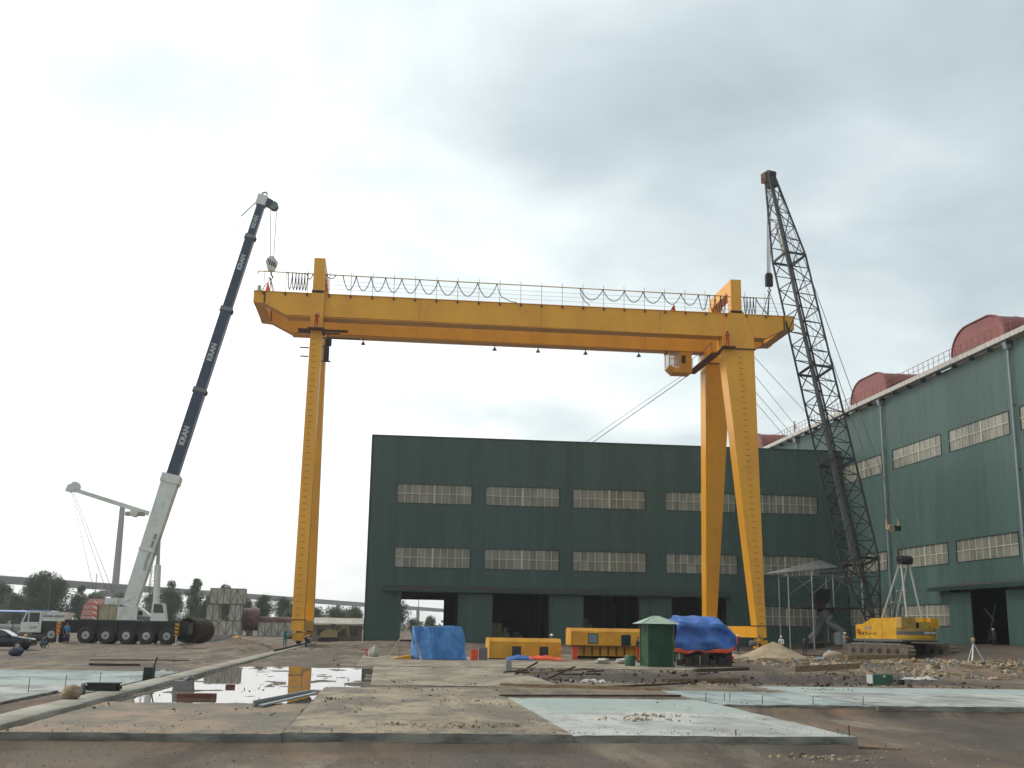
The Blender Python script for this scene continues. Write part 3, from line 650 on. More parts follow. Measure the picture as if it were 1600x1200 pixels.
for lg, x0, x1, y0, y1 in ((l1, 34.45, 37.88, 110.25, 112.45), (l2, 34.5, 37.6, 117.1, 119.3), (l3, -8.4, -7.1, 110.25, 112.25), (l4, -8.4, -7.1, 117.1, 119.1)):
    box(x0+.02, x1-.02, y0+.02, y1-.02, 31.17, 32.43).part('leg_head', YP, lg)
    box(x0-.12, x1+.12, y0-.1, y1+.1, 31.05, 31.165).part('head_flange', 'rust_seam', lg)
# ladder rungs up the front legs
for lg, fx, wz in ((l1, lambda t: 36.74-.52*t+.02, (2.9, 30.6)), (l3, lambda t: -7.82, (2.9, 30.6))):
    z = wz[0]
    while z < wz[1]:
        t = (z-2.6)/28.45; x = fx(t); y = 107.5+2.8*t-.13
        bar('rung', (x-.2, y, z), (x+.2, y, z), .026, 'rung', lg); z += .62
# sill beams, bogies and wheels
wheel_me = MB().lathe([(.05, -.16), (.36, -.16), (.42, -.15), (.42, -.11), (.36, -.1), (.36, .1), (.42, .11), (.42, .15), (.36, .16), (.05, .16)], axis='x', n=20).mesh('wheel', 'rust_dark', off=Vector((0, 0, 0)))
for x0, x1, cx in ((36.25, 37.22, 36.75), (-8.33, -7.17, -7.62)):
    sb = MB().prism([(107.42, 1.5), (123.2, 1.5), (123.2, 2.58), (107.42, 2.58)] if x0 > 0 else [(107.42, 1.42), (123.2, 1.42), (123.2, 2.42), (107.42, 2.42)], 'x', x0, x1).part('sill_beam', YP, gc)
    box(x0-.06, x1+.06, 107.36, 109.3, 2.585 if x0 > 0 else 2.425, 2.66 if x0 > 0 else 2.49).part('sill_flange', 'rust_seam', sb)
    for yc in (108.3, 122.3):
        bg_ = MB().prism([(yc-.9, .45), (yc+.9, .45), (yc+1.0, .8), (yc+.45, 1.42), (yc-.45, 1.42), (yc-1.0, .8)], 'x', cx-.3, cx+.3).part('bogie', 'yellow_plain', gc)
        for dy in (-.62, .62): put('wheel', wheel_me, (cx, yc+dy, .63), bg_)
        MB().lathe([(.05, -.5), (.24, -.5), (.27, -.42), (.27, .2), (.2, .3), (.2, .42), (.05, .42)], c=(cx-.62, yc-.5, .95), axis='x', n=14).part('drive_motor', 'grey_steel', bg_)
        box(cx-.55, cx+.5, yc-1.12, yc-1.0, .55, 1.25).part('buffer_plate', 'yellow_plain', bg_)
# catwalk and brackets below the girders at the leg heads
cw = box(33.35, 34.35, 110.6, 120.6, 30.62, 30.7).part('catwalk', 'rust_seam', gc)
for y in (110.7, 113.2, 115.7, 118.2, 120.5): bar('railing_post', (33.4, y, 30.7), (33.4, y, 31.75), .03, 'rust_seam', cw)
bar('rail', (33.4, 110.7, 31.75), (33.4, 120.5, 31.75), .03, 'rust_seam', cw)
for z, a, b_ in ((30.9, -9.6, -5.4), (29.3, -9.3, -8.4), (28.4, -9.2, -8.4), (30.4, -7.1, -3.4)):
    bar('bracket_bar', (a, 110.6, z), (b_, 110.6, z), .07, 'black_steel')
cwl = box(-9.6, -8.45, 110.3, 111.4, 31.17, 31.23).part('catwalk', 'rust_seam', gc); box(-7.05, -4.6, 110.3, 111.2, 31.17, 31.23).part('catwalk', 'rust_seam', gc)
hb = MB().box(-6.9, -6.4, 110.9, 111.5, 28.2, 29.6).box(-6.85, -6.2, 111.0, 111.3, 29.7, 30.4).tube((-6.6, 111.2, 29.6), (-6.6, 111.2, 31), .04, n=6).tube((-7.1, 111.2, 28.1), (-6.2, 111.2, 28.1), .08, n=6); hb.part('hoist_fitting', 'black_steel', gc)
# operator's cab hung below the rear girder
cy0, cy1 = 117.2, 119.2
cab_ = MB().prism([(31.7, 29.95), (33.05, 29.95), (33.05, 32.35), (31.7, 32.35)], 'y', cy0, cy1).part('operator_cab', 'yellow_plain', gc)
MB().prism([(31.69, 29.95), (31.69, 30.35), (30.45, 30.75), (30.45, 30.55), (31.1, 29.95)], 'y', cy0, cy1).part('cab_floor', 'yellow_plain', cab_)
box(30.35, 33.1, cy0-.08, cy1+.08, 32.353, 32.43).part('cab_roof', 'yellow_plain', cab_)
for x, y in ((30.5, cy0+.05), (30.5, cy1-.05), (31.1, cy0+.05), (31.62, cy0+.05)): bar('cab_post', (x, y, 30.55), (x, y, 32.35), .05, 'yellow_plain', cab_, 'box')
for z in (30.7, 31.5): bar('cab_rail', (30.5, cy0+.05, z), (31.65, cy0+.05, z), .035, 'yellow_plain', cab_, 'box')
box(30.52, 31.66, cy0+.03, cy0+.05, 30.75, 32.3).part('window_pane', 'cab_glass', cab_); box(30.49, 30.51, cy0+.1, cy1-.1, 30.75, 32.3).part('window_pane', 'cab_glass', cab_)
box(31.85, 32.35, cy0-.02, cy0-.005, 31.0, 31.9).part('window_pane', 'glass_dark', cab_)
for x in (-3.2, 11.1, 15.9, 21.2, 27.2):           # flood lamps under the rear girder
    lp = MB().tube((x, 117.9, 32.43), (x, 117.9, 32.05), .04, n=6).lathe([(.05, 32.08), (.09, 32.0), (.26, 31.72), (.24, 31.7)], c=(x, 117.9, 0), n=12).part('flood_lamp', 'grey_steel', gc)
# railing with the festoon cable on the front girder
z_of = lambda x: 37.1-.004*(x+14)
rail = bar('festoon_rail', (-13.9, 110.55, z_of(-13.9)), (39.95, 110.55, z_of(39.95)), .055, 'ochre_rail')
tip_h = MB().tube((-13.9, 110.55, 37.1), (-13.95, 110.55, 36.8), .05).part('rail_hook', 'rust_rail', gc)
for zt in (35.55, 36.0, 36.45): bar('guard_wire', (-11, 110.6, zt), (41.2, 110.6, zt-.1), .012, 'rope')
x = -13.25
while x < 41:
    if not (-8.4 < x < -7.1 or 35.3 < x < 36.8):
        p = bar('railing_post', (x, 110.58, 34.95), (x, 110.58, 37.42), .028, 'ochre_rail')
        box(x-.1, x+.1, 110.38, 110.4, 34.62, 34.94).part('post_lug', 'rust_seam', gc)
    x += 2.19
def loop(x0, x1, drop, ends=None):
    p0, p1 = (x0, 110.5, z_of(x0)-.08), (x1, 110.5, z_of(x1)-.08)
    MB().path(sag(p0, p1, drop, 14), .045, 6).part('festoon_cable', 'cable', gc)
    for xx in (x0, x1): box(xx-.07, xx+.07, 110.43, 110.49, z_of(xx)-.14, z_of(xx)-.02).part('cable_trolley', 'black', gc)
nodes = [-5.35, -4.0, -2.5, -1.0, .65, 2.5, 4.4, 6.4, 8.5, 10.5]
for a, b_ in zip(nodes, nodes[1:]): loop(a, b_, 1.45)
MB().path([(10.5, 110.5, 37.0), (10.7, 110.45, 36.2), (11.0, 110.42, 35.6), (11.9, 110.4, 35.12), (12.6, 110.45, 35.05)], .04).part('festoon_cable', 'cable', gc)
nodes = [19.3, 21.7, 24.0, 26.0, 28.1, 30.1, 32.0, 33.0]
for a, b_ in zip(nodes, nodes[1:]): loop(a, b_, 1.15 if a < 31 else 1.6)
MB().path([(19.3, 110.5, 36.9), (19.35, 110.45, 36.2), (19.8, 110.42, 35.5), (20.3, 110.4, 35.1)], .04).part('festoon_cable', 'cable', gc)
for xs in ((-10.9, -10.45, -10.1, -9.8, -9.5, -9.2, -8.9), (33.2, 33.8, 34.4, 34.95), (36.95, 37.3, 37.65, 38.0, 38.3)):
    for a, b_ in zip(xs, xs[1:]): loop(a, b_, 1.75)
MB().path([(38.3, 110.5, 36.7), (38.7, 110.45, 36.0), (39.2, 110.42, 35.4), (39.6, 110.4, 35.05)], .05).part('festoon_cable', 'cable', gc)
loop(-9.0, -8.4, .5); loop(-7.0, -6.1, .35)
# guy ropes that steady the legs
def rope(label, p0, p1, r=.03, drop=0., m='rope', group=None):
    b = MB().path(sag(p0, p1, drop, 8) if drop else [p0, p1], r, 5)
    return b.top('guy_rope', m, p0, label=label, cat='rope', group=group)
UE, LE = (22.5, 165, 24.6), (23.7, 165, 24.6)
rope('thin upper guy rope from the right leg head to behind the workshop roof', (33.6, 119.5, 30.9), UE, .025)
rope('thicker lower guy rope from the right leg head to behind the workshop roof', (33.8, 119.5, 30.6), LE, .045)
rope('guy rope falling right from the gantry girder end, topmost of four', (37.8, 112.3, 31.6), (57.3, 141.6, 29.05), .03)
rope('guy rope falling right from the gantry leg, second from the top', (37.8, 112.0, 29.5), (57.3, 146.8, 28.5), .03)
rope('guy rope falling right from the gantry leg, third from the top', (37.75, 111.8, 27.6), (57.3, 149.6, 28.4), .03)
rope('guy rope falling right from the gantry leg, lowest of four', (37.7, 111.6, 26.4), (57.3, 152.0, 28.3), .03)
MB().add([(28.9, 110.45, 34.98), (29.5, 110.45, 34.98), (29.35, 110.45, 35.75), (28.9, 110.5, 34.98), (29.5, 110.5, 34.98), (29.35, 110.5, 35.75)], [(0, 1, 2), (5, 4, 3), (0, 1, 4, 3), (1, 2, 5, 4), (2, 0, 3, 5)]).top('red_flag', 'red_paint', (29.2, 110.5, 34.98), 'small red pennant standing on the gantry girder right of centre', 'flag')
MB().lathe([(.3, 35.02), (.27, 35.08), (.05, 36.0), (.02, 36.0)], c=(-12.9, 110.9, 0), n=10).top('safety_cone', 'orange_red', (-12.9, 110.9, 35.02), 'orange cone at the left end of the girder', 'cone')
MB().lathe([(.02, 35.02), (.2, 35.02), (.2, 35.6), (.1, 35.75), (.02, 35.75)], c=(-13.75, 111, 0), n=10).top('gas_bottle', 'light_steel', (-13.75, 111, 35.02), 'grey canister standing on the left tip of the girder', 'canister')
# ---------------------------------------------------------------- mobile telescopic crane (left)
mc = thing('mobile_crane', 'white and black six-axle telescopic truck crane lifting the left girder end', 'mobile crane', (-24.5, 108, 0))
WH, BK = 'white_paint', 'black_steel'
ch = box(-28.6, -17.5, 106.75, 109.25, .95, 2.0).part('chassis', 'black', mc)
box(-28.6, -17.9, 106.7, 109.3, 2.005, 2.12).part('deck', BK, ch)
for x in (-27.7, -25.6, -23.85, -22.05, -20.25, -18.4): box(x-.1, x+.1, 106.6, 106.74, 1.2, 1.95).part('mudguard_stay', 'black', ch)
box(-31.2, -28.6, 106.9, 109.1, .75, 1.3).part('front_frame', BK, ch)
tyre_me = MB().lathe([(.36, -.24), (.62, -.27), (.72, -.24), (.76, -.16), (.77, 0), (.76, .16), (.72, .24), (.62, .27), (.36, .24)], axis='y', n=28).mesh('wheel', 'tyre', off=Vector((0, 0, 0)))
rim_me = MB().lathe([(.03, -.31), (.12, -.31), (.14, -.25), (.26, -.245), (.29, -.275), (.34, -.265), (.34, -.2), (.03, -.2)], axis='y', n=20).mesh('rim', 'light_steel', off=Vector((0, 0, 0)))
hub_me = MB().lathe([(.01, -.36), (.09, -.36), (.11, -.32), (.01, -.32)], axis='y', n=12).mesh('hub', 'grey_steel', off=Vector((0, 0, 0)))
for x in (-29.45, -26.47, -24.74, -22.93, -21.16, -19.35):
    for y, s in ((106.85, 1), (109.15, -1)):
        w = put('wheel', tyre_me, (x, y, .77), mc); r_ = bpy.data.objects.new('rim', rim_me); COL.objects.link(r_); r_.parent = w; r_.rotation_euler = (0, 0, 0 if s > 0 else math.pi)
        h_ = bpy.data.objects.new('hub', hub_me); COL.objects.link(h_); h_.parent = w; h_.rotation_euler = r_.rotation_euler
    for dx in (-.62, .62):
        if x > -22: MB().prism([(x+dx-.16, .02), (x+dx+.16, .02), (x+dx, .2)], 'y', 106.6, 106.9).part('wheel_chock', 'light_steel', mc)
# driver's cab
cb_ = MB().prism([(-32.15, .95), (-30.42, .95), (-30.42, 2.85), (-31.75, 2.85), (-32.2, 1.75)], 'y', 106.65, 109.3).part('driver_cab', WH, mc)
MB().prism([(-32.0, 1.85), (-31.62, 1.85), (-31.62, 2.68), (-31.68, 2.68)], 'y', 106.63, 106.648).part('window', 'glass_dark', cb_)
box(-31.5, -30.62, 106.63, 106.648, 1.85, 2.68).part('window', 'glass_dark', cb_)
MB().add([(-32.17, 106.8, 1.85), (-32.17, 109.15, 1.85), (-31.8, 109.15, 2.75), (-31.8, 106.8, 2.75)], [(0, 1, 2, 3)]).part('windscreen', 'glass_dark', cb_)
box(-31.75, -30.35, 106.7, 109.2, 2.853, 2.93).part('roof_cover', 'tarp_blue', cb_)
dr = box(-31.56, -30.56, 106.632, 106.647, 1.0, 1.83).part('door', WH, cb_); text('door_mark', 'GW', .36, (-31.1, 106.628, 1.35), (1, 0, 0), (0, 0, 1), 'black', dr, shear=.3)
box(-30.7, -30.58, 106.6, 106.63, 1.68, 1.74).part('handle', 'black', dr)
for k in range(3): box(-32.22, -32.17, 106.7, 107.2, 1.05+.2*k, 1.15+.2*k).part('hazard_stripe', 'orange_red', cb_)
MB().tube((-32.3, 106.6, .95), (-32.3, 109.3, .95), .12).part('bumper', 'light_steel', cb_); MB().tube((-32.1, 106.6, 1.9), (-32.35, 106.45, 2.5), .03).part('mirror_arm', 'black', cb_)
hd = box(-30.38, -28.42, 106.68, 109.2, 1.96, 2.75).part('engine_hood', WH, mc)
text('hood_lettering', 'GRAAL-KRAN', .30, (-29.4, 106.672, 2.38), (1, 0, 0), (0, 0, 1), 'black', hd, bold=.006)
text('hood_mark', 'DK', .16, (-30.1, 106.672, 2.64), (1, 0, 0), (0, 0, 1), 'booth_green', hd)
box(-30.38, -28.42, 106.7, 109.15, 1.32, 1.955).part('fender', BK, mc)
for xo in (-28.5, -18.25):                 # outriggers with striped jack housings
    o_ = box(xo-.22, xo+.22, 105.3, 106.74, 1.0, 1.35).part('outrigger', BK, mc)
    jk = MB().tube((xo, 105.3, .1), (xo, 105.3, 1.0), .09).lathe([(.36, 0.02), (.36, .07), (.12, .12), (.1, .12)], c=(xo, 105.3, 0), n=12).part('jack', 'light_steel', o_)
    box(xo-.16, xo+.16, 105.14, 105.46, .85, 1.95).part('jack_housing', 'yellow_plain', o_)
    for k in range(3): MB().add([(xo-.165, 105.13, 1.0+.33*k), (xo+.165, 105.13, .9+.33*k), (xo+.165, 105.13, 1.03+.33*k), (xo-.165, 105.13, 1.13+.33*k)], [(0, 1, 2, 3)]).part('hazard_stripe', 'red_paint' if xo < -20 else 'black', o_)
# superstructure
tt = box(-24.0, -22.2, 107.05, 109, 2.15, 3.35).part('superstructure', WH, mc)
MB().prism([(-24.0, 3.36), (-22.2, 3.36), (-20.75, 2.35), (-20.75, 2.15), (-22.18, 2.15), (-22.18, 3.3), (-24.0, 3.355), (-25.2, 3.9), (-24.3, 4.15), (-23.0, 4.05)], 'y', 107.35, 108.7).part('boom_bracket', WH, tt)
box(-22.15, -20.75, 107.1, 108.95, 2.14, 2.5).part('winch_box', 'grey_steel', tt); box(-22.1, -21.75, 107.02, 107.09, 2.6, 3.0).part('vent', 'black', tt)
for a, b_, c, z1 in ((-25.65, -24.75, 'beige_paint', 3.5), (-24.72, -24.05, 'beige_paint', 3.45), (-25.2, -24.05, WH, 4.1)): box(a, b_, 107.1, 108.9, 2.15 if z1 < 4 else 3.52, z1).part('engine_cover', c, tt)
cwt = MB().prism([(-27.15, 2.2), (-25.72, 2.2), (-25.72, 4.0), (-26.45, 4.0), (-26.95, 3.4)], 'y', 106.9, 109.1).part('counterweight', 'faded_red', mc)
for k in range(7): MB().add([(-26.1, 106.89, 2.3+.24*k), (-25.73, 106.89, 2.12+.24*k), (-25.73, 106.89, 2.24+.24*k), (-26.1, 106.89, 2.42+.24*k)], [(0, 1, 2, 3)]).part('hazard_stripe', 'orange_red' if k % 2 else WH, cwt)
for k in range(3): box(-27.0, -26.12, 106.885, 106.895, 2.5+.5*k, 2.54+.5*k).part('weight_joint', 'rust_dark', cwt)
c2 = MB().prism([(-20.95, 2.1), (-19.55, 2.1), (-19.85, 3.7), (-20.9, 3.78)], 'y', 106.75, 107.85).part('crane_cab', WH, mc)
MB().prism([(-20.75, 2.85), (-19.8, 2.85), (-19.98, 3.6), (-20.72, 3.66)], 'y', 106.73, 106.745).part('window', 'glass_dark', c2)
# boom
Bp = Vector((-23.05, 108, 3.7)); Bt = Vector((-14.1, 112, 45.4)); Bd = (Bt-Bp).normalized()
bpt = lambda z: Bp+Bd*((z-Bp.z)/Bd.z)
side = Vector((0, 1, 0)); side = (side-Bd*side.dot(Bd)).normalized(); upv = Bd.cross(side)     # upv: across the boom in the picture
bm_ = MB().beam(bpt(3.3), bpt(15.4), 1.15, 1.25, 1.35, 1.55).part('boom_base', WH, mc)
MB().beam(bpt(14.95), bpt(15.75), 1.5, 1.75).part('boom_collar', WH, bm_); MB().beam(bpt(8.4), bpt(8.62), 1.4, 1.5).part('boom_band', WH, bm_)
text('boom_lettering', 'GOTTWALD  AMK 200', .34, bpt(8.4)-side*.68+upv*-.36, Bd, -upv if (Bd.cross(-upv)).dot(side) < 0 else upv, 'black', bm_)
segs_ = [(15.5, 24.3, 1.06), (24.3, 32.9, .98), (32.9, 41.0, .88), (41.0, 45.0, .76)]
for i, (za, zb, w) in enumerate(segs_):
    s_ = MB().beam(bpt(za), bpt(zb), w, w).part('boom_section', 'boom_dark', mc)
    if i < 3:
        cl = MB().beam(bpt(zb-.22), bpt(zb+.18), w*1.14, w*1.18).part('section_collar', 'grey_steel', s_)
        MB().beam(bpt(zb-.1)-upv*w*.55, bpt(zb-.1)-upv*w*.70, .25, .3).part('collar_roller', 'black', s_); MB().beam(bpt(zb-.1)+upv*w*.55, bpt(zb-.1)+upv*w*.70, .25, .3).part('collar_roller', 'black', s_)
    zt = (19.6, 28.2, 38.0, 42.6)[i]; yd = upv if Bd.cross(upv).dot(side) < 0 else -upv
    text('boom_lettering', 'KRAN', (.72, .70, .64, .54)[i], bpt(zt)-side*(w/2+.012), Bd, yd, 'light_steel', s_, bold=.03)
hx = upv if upv.x > 0 else -upv
hdp = bpt(45.2)
hd_ = MB().beam(hdp-hx*.55, hdp+hx*.45, 1.0, 1.1).part('boom_head', WH, mc)
MB().beam(hdp+hx*.46, hdp+hx*1.0-Vector((0, 0, .15)), .9, .75).part('head_arm', 'boom_dark', hd_)
for dy in (-.3, 0, .3): MB().lathe([(.08, -.06), (.44, -.06), (.38, 0), (.44, .06), (.08, .06)], c=tuple(hdp+hx*1.25+Vector((0, dy, -.25))), axis='y', n=18).part('sheave', 'grey_steel', hd_)
MB().path([hdp+Vector((-.1, 0, .5)), hdp+Vector((-.05, 0, .9)), hdp+Vector((.3, 0, 1.0)), hdp+Vector((.45, 0, .75))], .09).part('head_hook', 'grey_steel', hd_)
# luffing cylinder
MB().tube((-20.75, 108, 2.4), (-20.95, 108.2, 7.2), .3, n=14).part('luffing_cylinder', WH, mc)
MB().tube((-20.96, 108.2, 7.2), (-21.15, 108.4, 11.0), .17, n=12).part('piston_rod', 'light_steel', mc)
# rear mast (boom support) with its ropes
mA, mB_ = Vector((-22.2, 108.4, 12.0)), Vector((-29.55, 108.4, 14.15))
ms_ = MB().beam(mA, mB_, .3, .42, .26, .36).part('support_mast', WH, mc)
MB().lathe([(.06, -.14), (.5, -.14), (.46, 0), (.5, .14), (.06, .14)], c=(-29.15, 108.4, 14.3), axis='y', n=20).part('sheave', WH, ms_)
MB().prism([(-30.0, 13.9), (-29.5, 13.75), (-29.0, 14.2), (-29.3, 14.7), (-29.8, 14.5)], 'y', 108.25, 108.55).part('mast_head', WH, ms_)
MB().lathe([(.1, -.4), (.38, -.4), (.38, -.33), (.26, -.3), (.26, .3), (.38, .33), (.38, .4), (.1, .4)], c=(-23.5, 108.3, 12.0), axis='y', n=14).part('winch_drum', WH, ms_)
box(-24.3, -22.6, 108.0, 108.7, 11.75, 12.1).part('winch_frame', 'beige_paint', ms_)
for p, q, r in (((-29.6, 108.4, 14.4), tuple(bpt(45.0)-hx*.5), .013), ((-29.4, 108.3, 13.9), (-25.0, 107.6, 4.2), .018), ((-29.3, 108.5, 13.9), (-24.6, 108.4, 4.2), .018), ((-29.5, 108.5, 13.9), (-26.3, 108.4, 4.0), .015)):
    bar('support_rope', p, q, r, 'rope')
bar('boom_stay', tuple(bpt(45)-hx*.55), tuple(bpt(43.0)-hx*1.6), .05, 'boom_dark')
blk = Vector((-12.85, 112.6, 38.6))
for dx, tx in ((-.3, .9), (.28, 1.5)): bar('hoist_rope', tuple(blk+Vector((dx*.6, 0, .55))), tuple(hdp+hx*tx+Vector((0, .2, -.5))), .03, 'rope')
# its hook block
hk = thing('hook_block', 'striped hook block of the truck crane above the left girder end', 'hook block', tuple(blk))
MB().prism([(blk.x-.62, blk.z+.2), (blk.x-.35, blk.z-.75), (blk.x+.3, blk.z-.8), (blk.x+.62, blk.z+.15), (blk.x+.15, blk.z+.75), (blk.x-.2, blk.z+.75)], 'y', blk.y-.3, blk.y+.3).part('block_body', WH, hk)
for k in range(4): MB().add([(blk.x-.45+.22*k, blk.y-.31, blk.z+.5-.14*k), (blk.x-.2+.22*k, blk.y-.31, blk.z-.25-.1*k), (blk.x-.1+.22*k, blk.y-.31, blk.z-.2-.1*k), (blk.x-.35+.22*k, blk.y-.31, blk.z+.5-.12*k)], [(0, 1, 2, 3)]).part('hazard_stripe', 'rust_dark', hk)
MB().path([blk+Vector((0, 0, -.75)), blk+Vector((.02, 0, -1.2)), blk+Vector((.22, 0, -1.45)), blk+Vector((.05, 0, -1.7)), blk+Vector((-.2, 0, -1.5))], .09).part('hook', 'grey_steel', hk)
for i, (x, y) in enumerate(((-13.6, 110.9), (-12.4, 110.9), (-13.5, 118.2), (-12.4, 118.2))):
    MB().tube((blk.x, blk.y, blk.z-1.6), (x, y, 35.0), .04, n=6).top('lifting_sling', 'rope', (x, y, 35.0), 'steel sling from the truck crane hook to the '+('front' if y < 115 else 'rear')+' girder, '+('outer' if x < -13 else 'inner')+' one', 'sling')

# ---------------------------------------------------------------- crawler lattice crane (right)
A = rad(18); Hd = Vector((-math.sin(A), math.cos(A), 0)); Rt = Vector((math.cos(A), math.sin(A), 0))
sw = Vector((46.9, 99.8, .3))
cc = thing('crawler_crane', 'yellow crawler crane with a dark lattice boom lifting the right girder end', 'crawler crane', tuple(sw), A, world=False)
# local frame: +Y is the way the boom points, +X its right hand side
CY, CC = 'crawler_yellow', 'crawler_cream'
Ua = rad(9)        # undercarriage turned further left than the house
def urot(p): return (p[0]*math.cos(Ua)-p[1]*math.sin(Ua), p[0]*math.sin(Ua)+p[1]*math.cos(Ua), p[2])
for sx in (-2.9, 2.9):
    tr = MB(); prof = []; L_, hr = 3.0, .52
    for i in range(9): a = -math.pi/2+math.pi*i/8; prof.append((L_+hr*math.cos(a), hr+hr*math.sin(a)))
    for i in range(9): a = math.pi/2+math.pi*i/8; prof.append((-L_+hr*math.cos(a), hr+hr*math.sin(a)))
    off = -.2 if sx < 0 else -.4
    tr.loft([[urot((sx+s*.5, y+off, z-.25)) for y, z in prof] for s in (-1, 1)])
    t_ = tr.part('track', 'mud_track', cc)
    N = 44; per = []
    segl = []; tot = 0
    for i in range(len(prof)): d = math.dist(prof[i], prof[(i+1) % len(prof)]); segl.append(d); tot += d
    for k in range(N):
        s = tot*k/N; i = 0
        while s > segl[i]: s -= segl[i]; i += 1
        p, q = prof[i], prof[(i+1) % len(prof)]; f = s/segl[i]; y, z = p[0]+(q[0]-p[0])*f, p[1]+(q[1]-p[1])*f; a = math.atan2(q[1]-p[1], q[0]-p[0])
        ty, tz = math.cos(a), math.sin(a); ny_, nz_ = tz, -ty
        b = MB(); b.loft([[urot((sx+s_*.53, y+ty*dy+ny_*dn+off, z-.25+tz*dy+nz_*dn)) for dy, dn in ((-.1, .01), (.1, .01), (.08, .06), (-.08, .06))] for s_ in (-1, 1)]); b.part('track_shoe', 'sand', t_)
    fr = MB(); fr.add([urot((sx+a*.35, b_*2.7+off, c)) for c in (1.02-.25+.02, .95) for b_ in (-1, 1) for a in (-1, 1)], [(0, 1, 3, 2), (4, 5, 7, 6), (0, 1, 5, 4), (2, 3, 7, 6), (0, 2, 6, 4), (1, 3, 7, 5)]); fr.part('track_frame', 'grey_steel', t_)
    for k in range(6):
        y = -2.4+.96*k+off; b = MB(); b.loft([[Vector(urot((sx+s_, y+.24*math.cos(2*math.pi*i/12), .27+.24*math.sin(2*math.pi*i/12)))) for i in range(12)] for s_ in (-.51, .51)]); b.part('road_wheel', 'rust_dark', t_)
cbm = MB(); cbm.add([urot((a*2.5, b_*1.3, c)) for c in (.35, .95) for b_ in (-1, 1) for a in (-1, 1)], [(0, 1, 3, 2), (4, 5, 7, 6), (0, 1, 5, 4), (2, 3, 7, 6), (0, 2, 6, 4), (1, 3, 7, 5)]); cbm.part('car_body', 'black', cc)
MB().lathe([(1.2, .95), (1.2, 1.08), (.9, 1.1), (.05, 1.1)], n=24).part('slew_ring', 'black', cc)
dk = box(-2.15, 2.15, -2.9, 3.3, 1.1, 1.3).part('house_deck', 'grey_steel', cc)
hs = MB().prism([(-2.35, 1.31), (3.1, 1.31), (3.1, 2.55), (2.2, 2.62), (.9, 3.15), (-2.35, 3.2)], 'x', -2.05, -1.0).part('machinery_house', CY, cc)
MB().prism([(-2.35, 1.31), (2.4, 1.31), (2.2, 3.1), (-2.35, 3.2)], 'x', 1.0, 2.05).part('machinery_house', CY, cc)
box(-.95, .95, -2.0, .6, 1.31, 2.2).part('winch_bay', 'black', cc)
for zc in (1.5, 2.3): MB().lathe([(.1, -.85), (.4, -.85), (.4, -.78), (.28, -.75), (.28, .75), (.4, .78), (.4, .85), (.1, .85)], c=(0, -1.0+zc*.6, 2.2), axis='x', n=14).part('winch_drum', 'grey_steel', cc)
crn = MB().prism([(2.42, 1.31), (3.4, 1.31), (3.4, 2.4), (3.05, 3.3), (2.3, 3.3)], 'x', 1.0, 2.05).part('operator_cab', CY, cc); box(.99, 2.06, 2.5, 3.2, 2.2, 3.1).part('window', 'glass_dark', crn)
# rounded counterweight with a grey stripe
def cw_ring(z, g=0.):
    pts = []
    for i in range(13):
        t = -1+2*i/12; pts.append((t*(2.3+g), -2.45-(.85+g)*(1-abs(t)**3.2), z))
    return [(-2.3-g, -2.4, z)]+pts[1:-1]+[(2.3+g, -2.4, z)]
cwt = MB().loft([cw_ring(1.25), cw_ring(2.3)]).part('counterweight', CC, cc)
MB().loft([cw_ring(1.72, .012), cw_ring(2.02, .012)]).part('grey_stripe', 'grey_steel', cwt)
text('stripe_lettering', 'SUMITOMO', .26, (.75, -3.335, 1.87), (1, 0, 0), (0, 0, 1), 'plastic_white', cwt, bold=.004, depth=.03)
MB().loft([cw_ring(1.45, .012), cw_ring(1.66, .012)]).part('yellow_stripe', CY, cwt)
for a, b_, h_ in ((-2.2, -.55, 3.25), (-.1, 1.1, 2.85), (1.2, 2.2, 3.2)): box(a, b_, -3.0, -2.36, 2.31, h_).part('upper_weight', CC if a < 1 else CY, cwt)
box(-.5, -.15, -2.95, -2.4, 2.31, 2.8).part('grille', 'black', cwt)
text('side_lettering', 'キネクレーン', .40, (-2.065, 1.55, 1.75), (0, -1, 0), (0, 0, 1), 'black', hs, bold=.012)
text('side_number', '35', .52, (-2.065, 2.7, 1.95), (0, -1, 0), (0, 0, 1), 'red_paint', hs, bold=.02)
box(-2.065, -2.055, .9, 1.9, 2.12, 2.45).part('faded_decal', 'cloth_tan', hs)
for y in (-.4, 1.2): box(-2.062, -2.052, y-.012, y+.012, 1.36, 3.0).part('panel_joint', 'rust_seam', hs)
# A-frame with sheaves
ap = Vector((.15, -1.35, 8.3))
for sx in (-.85, .85):
    for f in ((sx, .9, 3.1), (sx, -2.3, 3.2)):
        MB().tube(f, (sx*.55+.15, ap.y, ap.z), .10, n=8).part('a_frame_leg', 'light_steel', cc)
    MB().tube((sx*.8, -.2, 3.1), (sx*.6+.1, -1.0, 6.0), .06, n=8).part('a_frame_strut', 'grey_steel', cc)
MB().tube((-.6, -.9, 5.6), (.75, -.9, 5.6), .06).part('a_frame_tie', 'light_steel', cc); MB().tube((-.75, -.3, 4.6), (.8, -.3, 4.6), .06).part('a_frame_tie', 'light_steel', cc)
for k in range(5): MB().lathe([(.06, -.06), (.42, -.06), (.36, 0), (.42, .06), (.06, .06)], c=(-.45+.3*k, ap.y, ap.z+.1), axis='x', n=16).part('sheave', 'black_steel', cc)
MB().tube((-.7, ap.y, ap.z+.1), (1.0, ap.y, ap.z+.1), .12).part('sheave_pin', 'black_steel', cc)
